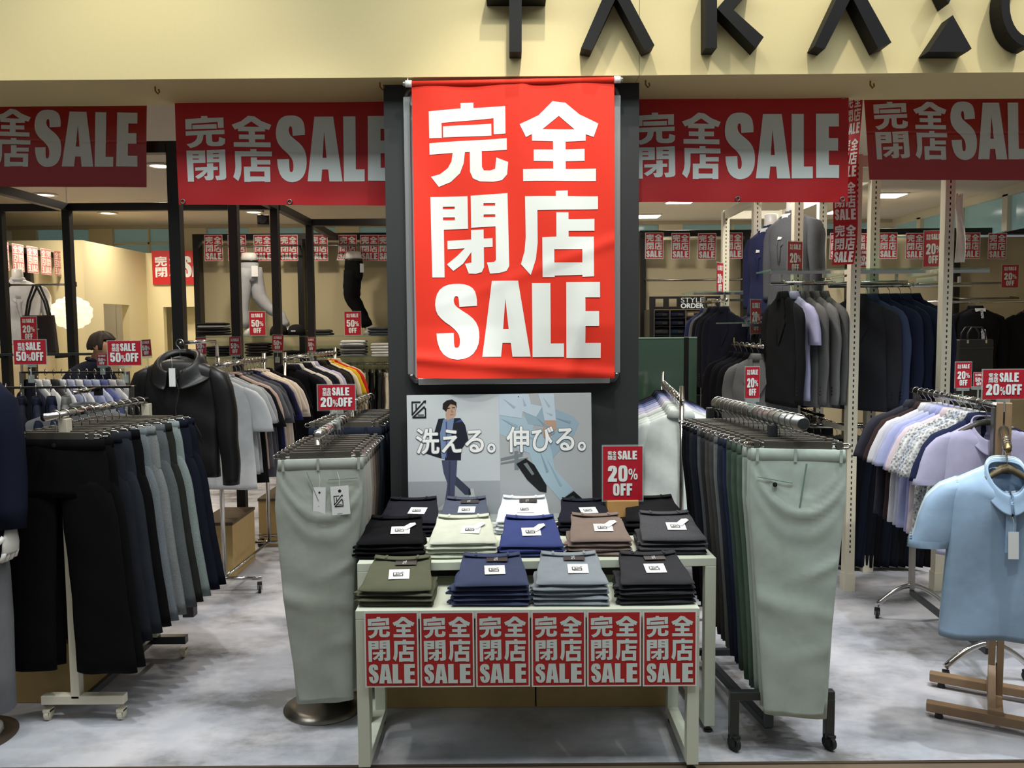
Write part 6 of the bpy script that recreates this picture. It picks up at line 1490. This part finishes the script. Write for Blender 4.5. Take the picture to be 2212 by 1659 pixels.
MB().lathe([(.001, 0), (.195, 0), (.195, .006), (.1, .011), (.001, .012)], (.0, 0, 0), 40).build('base_disc', mat('disc_bronze', (96, 84, 74), .4, .4), o, smooth=True)
# stooping person between the racks
px_, py_ = -3.42, 6.45
P3 = lambda x, y, z: (x, y, z)
verts, edges, rad = [], [], []
def sk(p, r, parent=None):
    verts.append(p); rad.append(r)
    if parent is not None: edges.append((parent, len(verts) - 1))
    return len(verts) - 1
pe = sk((-.05, 0, .95), .115); wa = sk((-.03, 0, 1.1), .11, pe); ch = sk((.05, 0, 1.27), .1, wa); sh = sk((.13, 0, 1.385), .066, ch); nk = sk((.18, 0, 1.46), .052, sh)
jw = sk((.235, 0, 1.515), .066, nk); md = sk((.25, 0, 1.575), .088, jw); cr = sk((.245, 0, 1.63), .075, md)
ns = sk((.345, 0, 1.545), .014, md); 
for s_ in (-1, 1):
    ear = sk((.235, s_ * .095, 1.56), .016, md)
    a = sk((.12, s_ * .15, 1.36), .05, sh); b = sk((.19, s_ * .22, 1.12), .044, a); c = sk((.40, s_ * .17, 1.02), .03, b); d_ = sk((.455, s_ * .16, 1.01), .034, c); e_ = sk((.49, s_ * .155, 1.0), .036, d_)
    for k, (yy, L) in enumerate(((-.03, .06), (-.01, .068), (.011, .064), (.03, .05))):
        f1 = sk((.52, s_ * .155 + yy, 1.0), .010, e_); f2 = sk((.52 + L * .6, s_ * .155 + yy * 1.1, .985), .009, f1); sk((.52 + L, s_ * .155 + yy * 1.15, .96), .007, f2)
    t1 = sk((.47, s_ * .105, 1.0), .011, d_); sk((.505, s_ * .09, .985), .009, t1)
    h_ = sk((-.05, s_ * .09, .88), .09, pe); kn = sk((.0, s_ * .1, .48), .062, h_); an = sk((-.04, s_ * .1, .085), .04, kn); sk((.1, s_ * .1, .04), .035, an)
me = bpy.data.meshes.new('person'); me.from_pydata(verts, edges, []); me.materials.append(SKIN)
o = bpy.data.objects.new('person', me); COL.objects.link(o); o.location = (px_, py_, 0); o.rotation_euler = (0, 0, -.12)
bm = bmesh.new(); bm.from_mesh(me); ly = bm.verts.layers.skin.verify()
for v, r in zip(bm.verts, rad): v[ly].radius = (r, r)
bm.verts.ensure_lookup_table(); bm.verts[0][ly].use_root = True; bm.to_mesh(me); bm.free()
o.modifiers.new('skin', 'SKIN').use_smooth_shade = True
q = o.modifiers.new('sub', 'SUBSURF'); q.levels = 2; q.render_levels = 2
tag(o, 'stooping person with short dark hair in a dark navy shirt behind the card', 'person')
NV = fabric((34, 38, 54))
sp = [(-.05, .94, .135, .175), (-.035, 1.08, .13, .165), (.02, 1.2, .14, .185), (.07, 1.32, .14, .2), (.115, 1.40, .115, .2), (.15, 1.445, .085, .12), (.172, 1.465, .066, .07)]
MB().loft([ell(x, 0, z, a, b, 22, 2.1) for x, z, a, b in sp]).build('shirt', NV, o, smooth=True, sub=1)
for s_ in (-1, 1):
    MB().tube([(.11, s_ * .13, 1.40), (.13, s_ * .185, 1.34), (.17, s_ * .22, 1.2), (.2, s_ * .225, 1.11), (.3, s_ * .2, 1.06), (.38, s_ * .175, 1.03)], [.07, .078, .066, .06, .054, .046], 14).build('shirt_sleeve', NV, o, smooth=True, sub=1)
    MB().tube([(-.05, s_ * .085, .95), (-.04, s_ * .095, .8), (.0, s_ * .1, .48), (-.03, s_ * .1, .06)], [.115, .105, .082, .07], 14).build('trouser_leg', fabric((38, 38, 42)), o, smooth=True)
    MB().loft([ell(.03, s_ * .1, z, a, b, 14, 2.4) for z, a, b in ((.004, .13, .048), (.05, .125, .046), (.09, .07, .045))]).build('shoe', DARKP, o, smooth=True)
MB().tube([(.172 + .058 * math.cos(t), .062 * math.sin(t), 1.47 - .012 * math.cos(t)) for t in [2 * PI * k / 18 for k in range(18)]], .014, 8, closed=True).build('shirt_collar', NV, o, smooth=True)
def hairf(u, v):
    th = 2 * PI * u; ph_ = v * (1.9 if abs(((th + PI) % (2 * PI)) - PI) > 1.0 else 1.15)
    rr = .106 + .005 * math.sin(9 * th) * math.sin(ph_) + .004 * math.sin(23 * th + 7 * v)
    x, y, z = rr * math.sin(ph_) * math.cos(th), rr * .88 * math.sin(ph_) * math.sin(th), rr * 1.0 * math.cos(ph_)
    return (.236 + x, y, 1.583 + z)
MB().grid(hairf, 40, 14).build('hair', mat('dark_hair', (46, 34, 28), .7, bump=.4, scale=90), o, smooth=True, solid=.006)
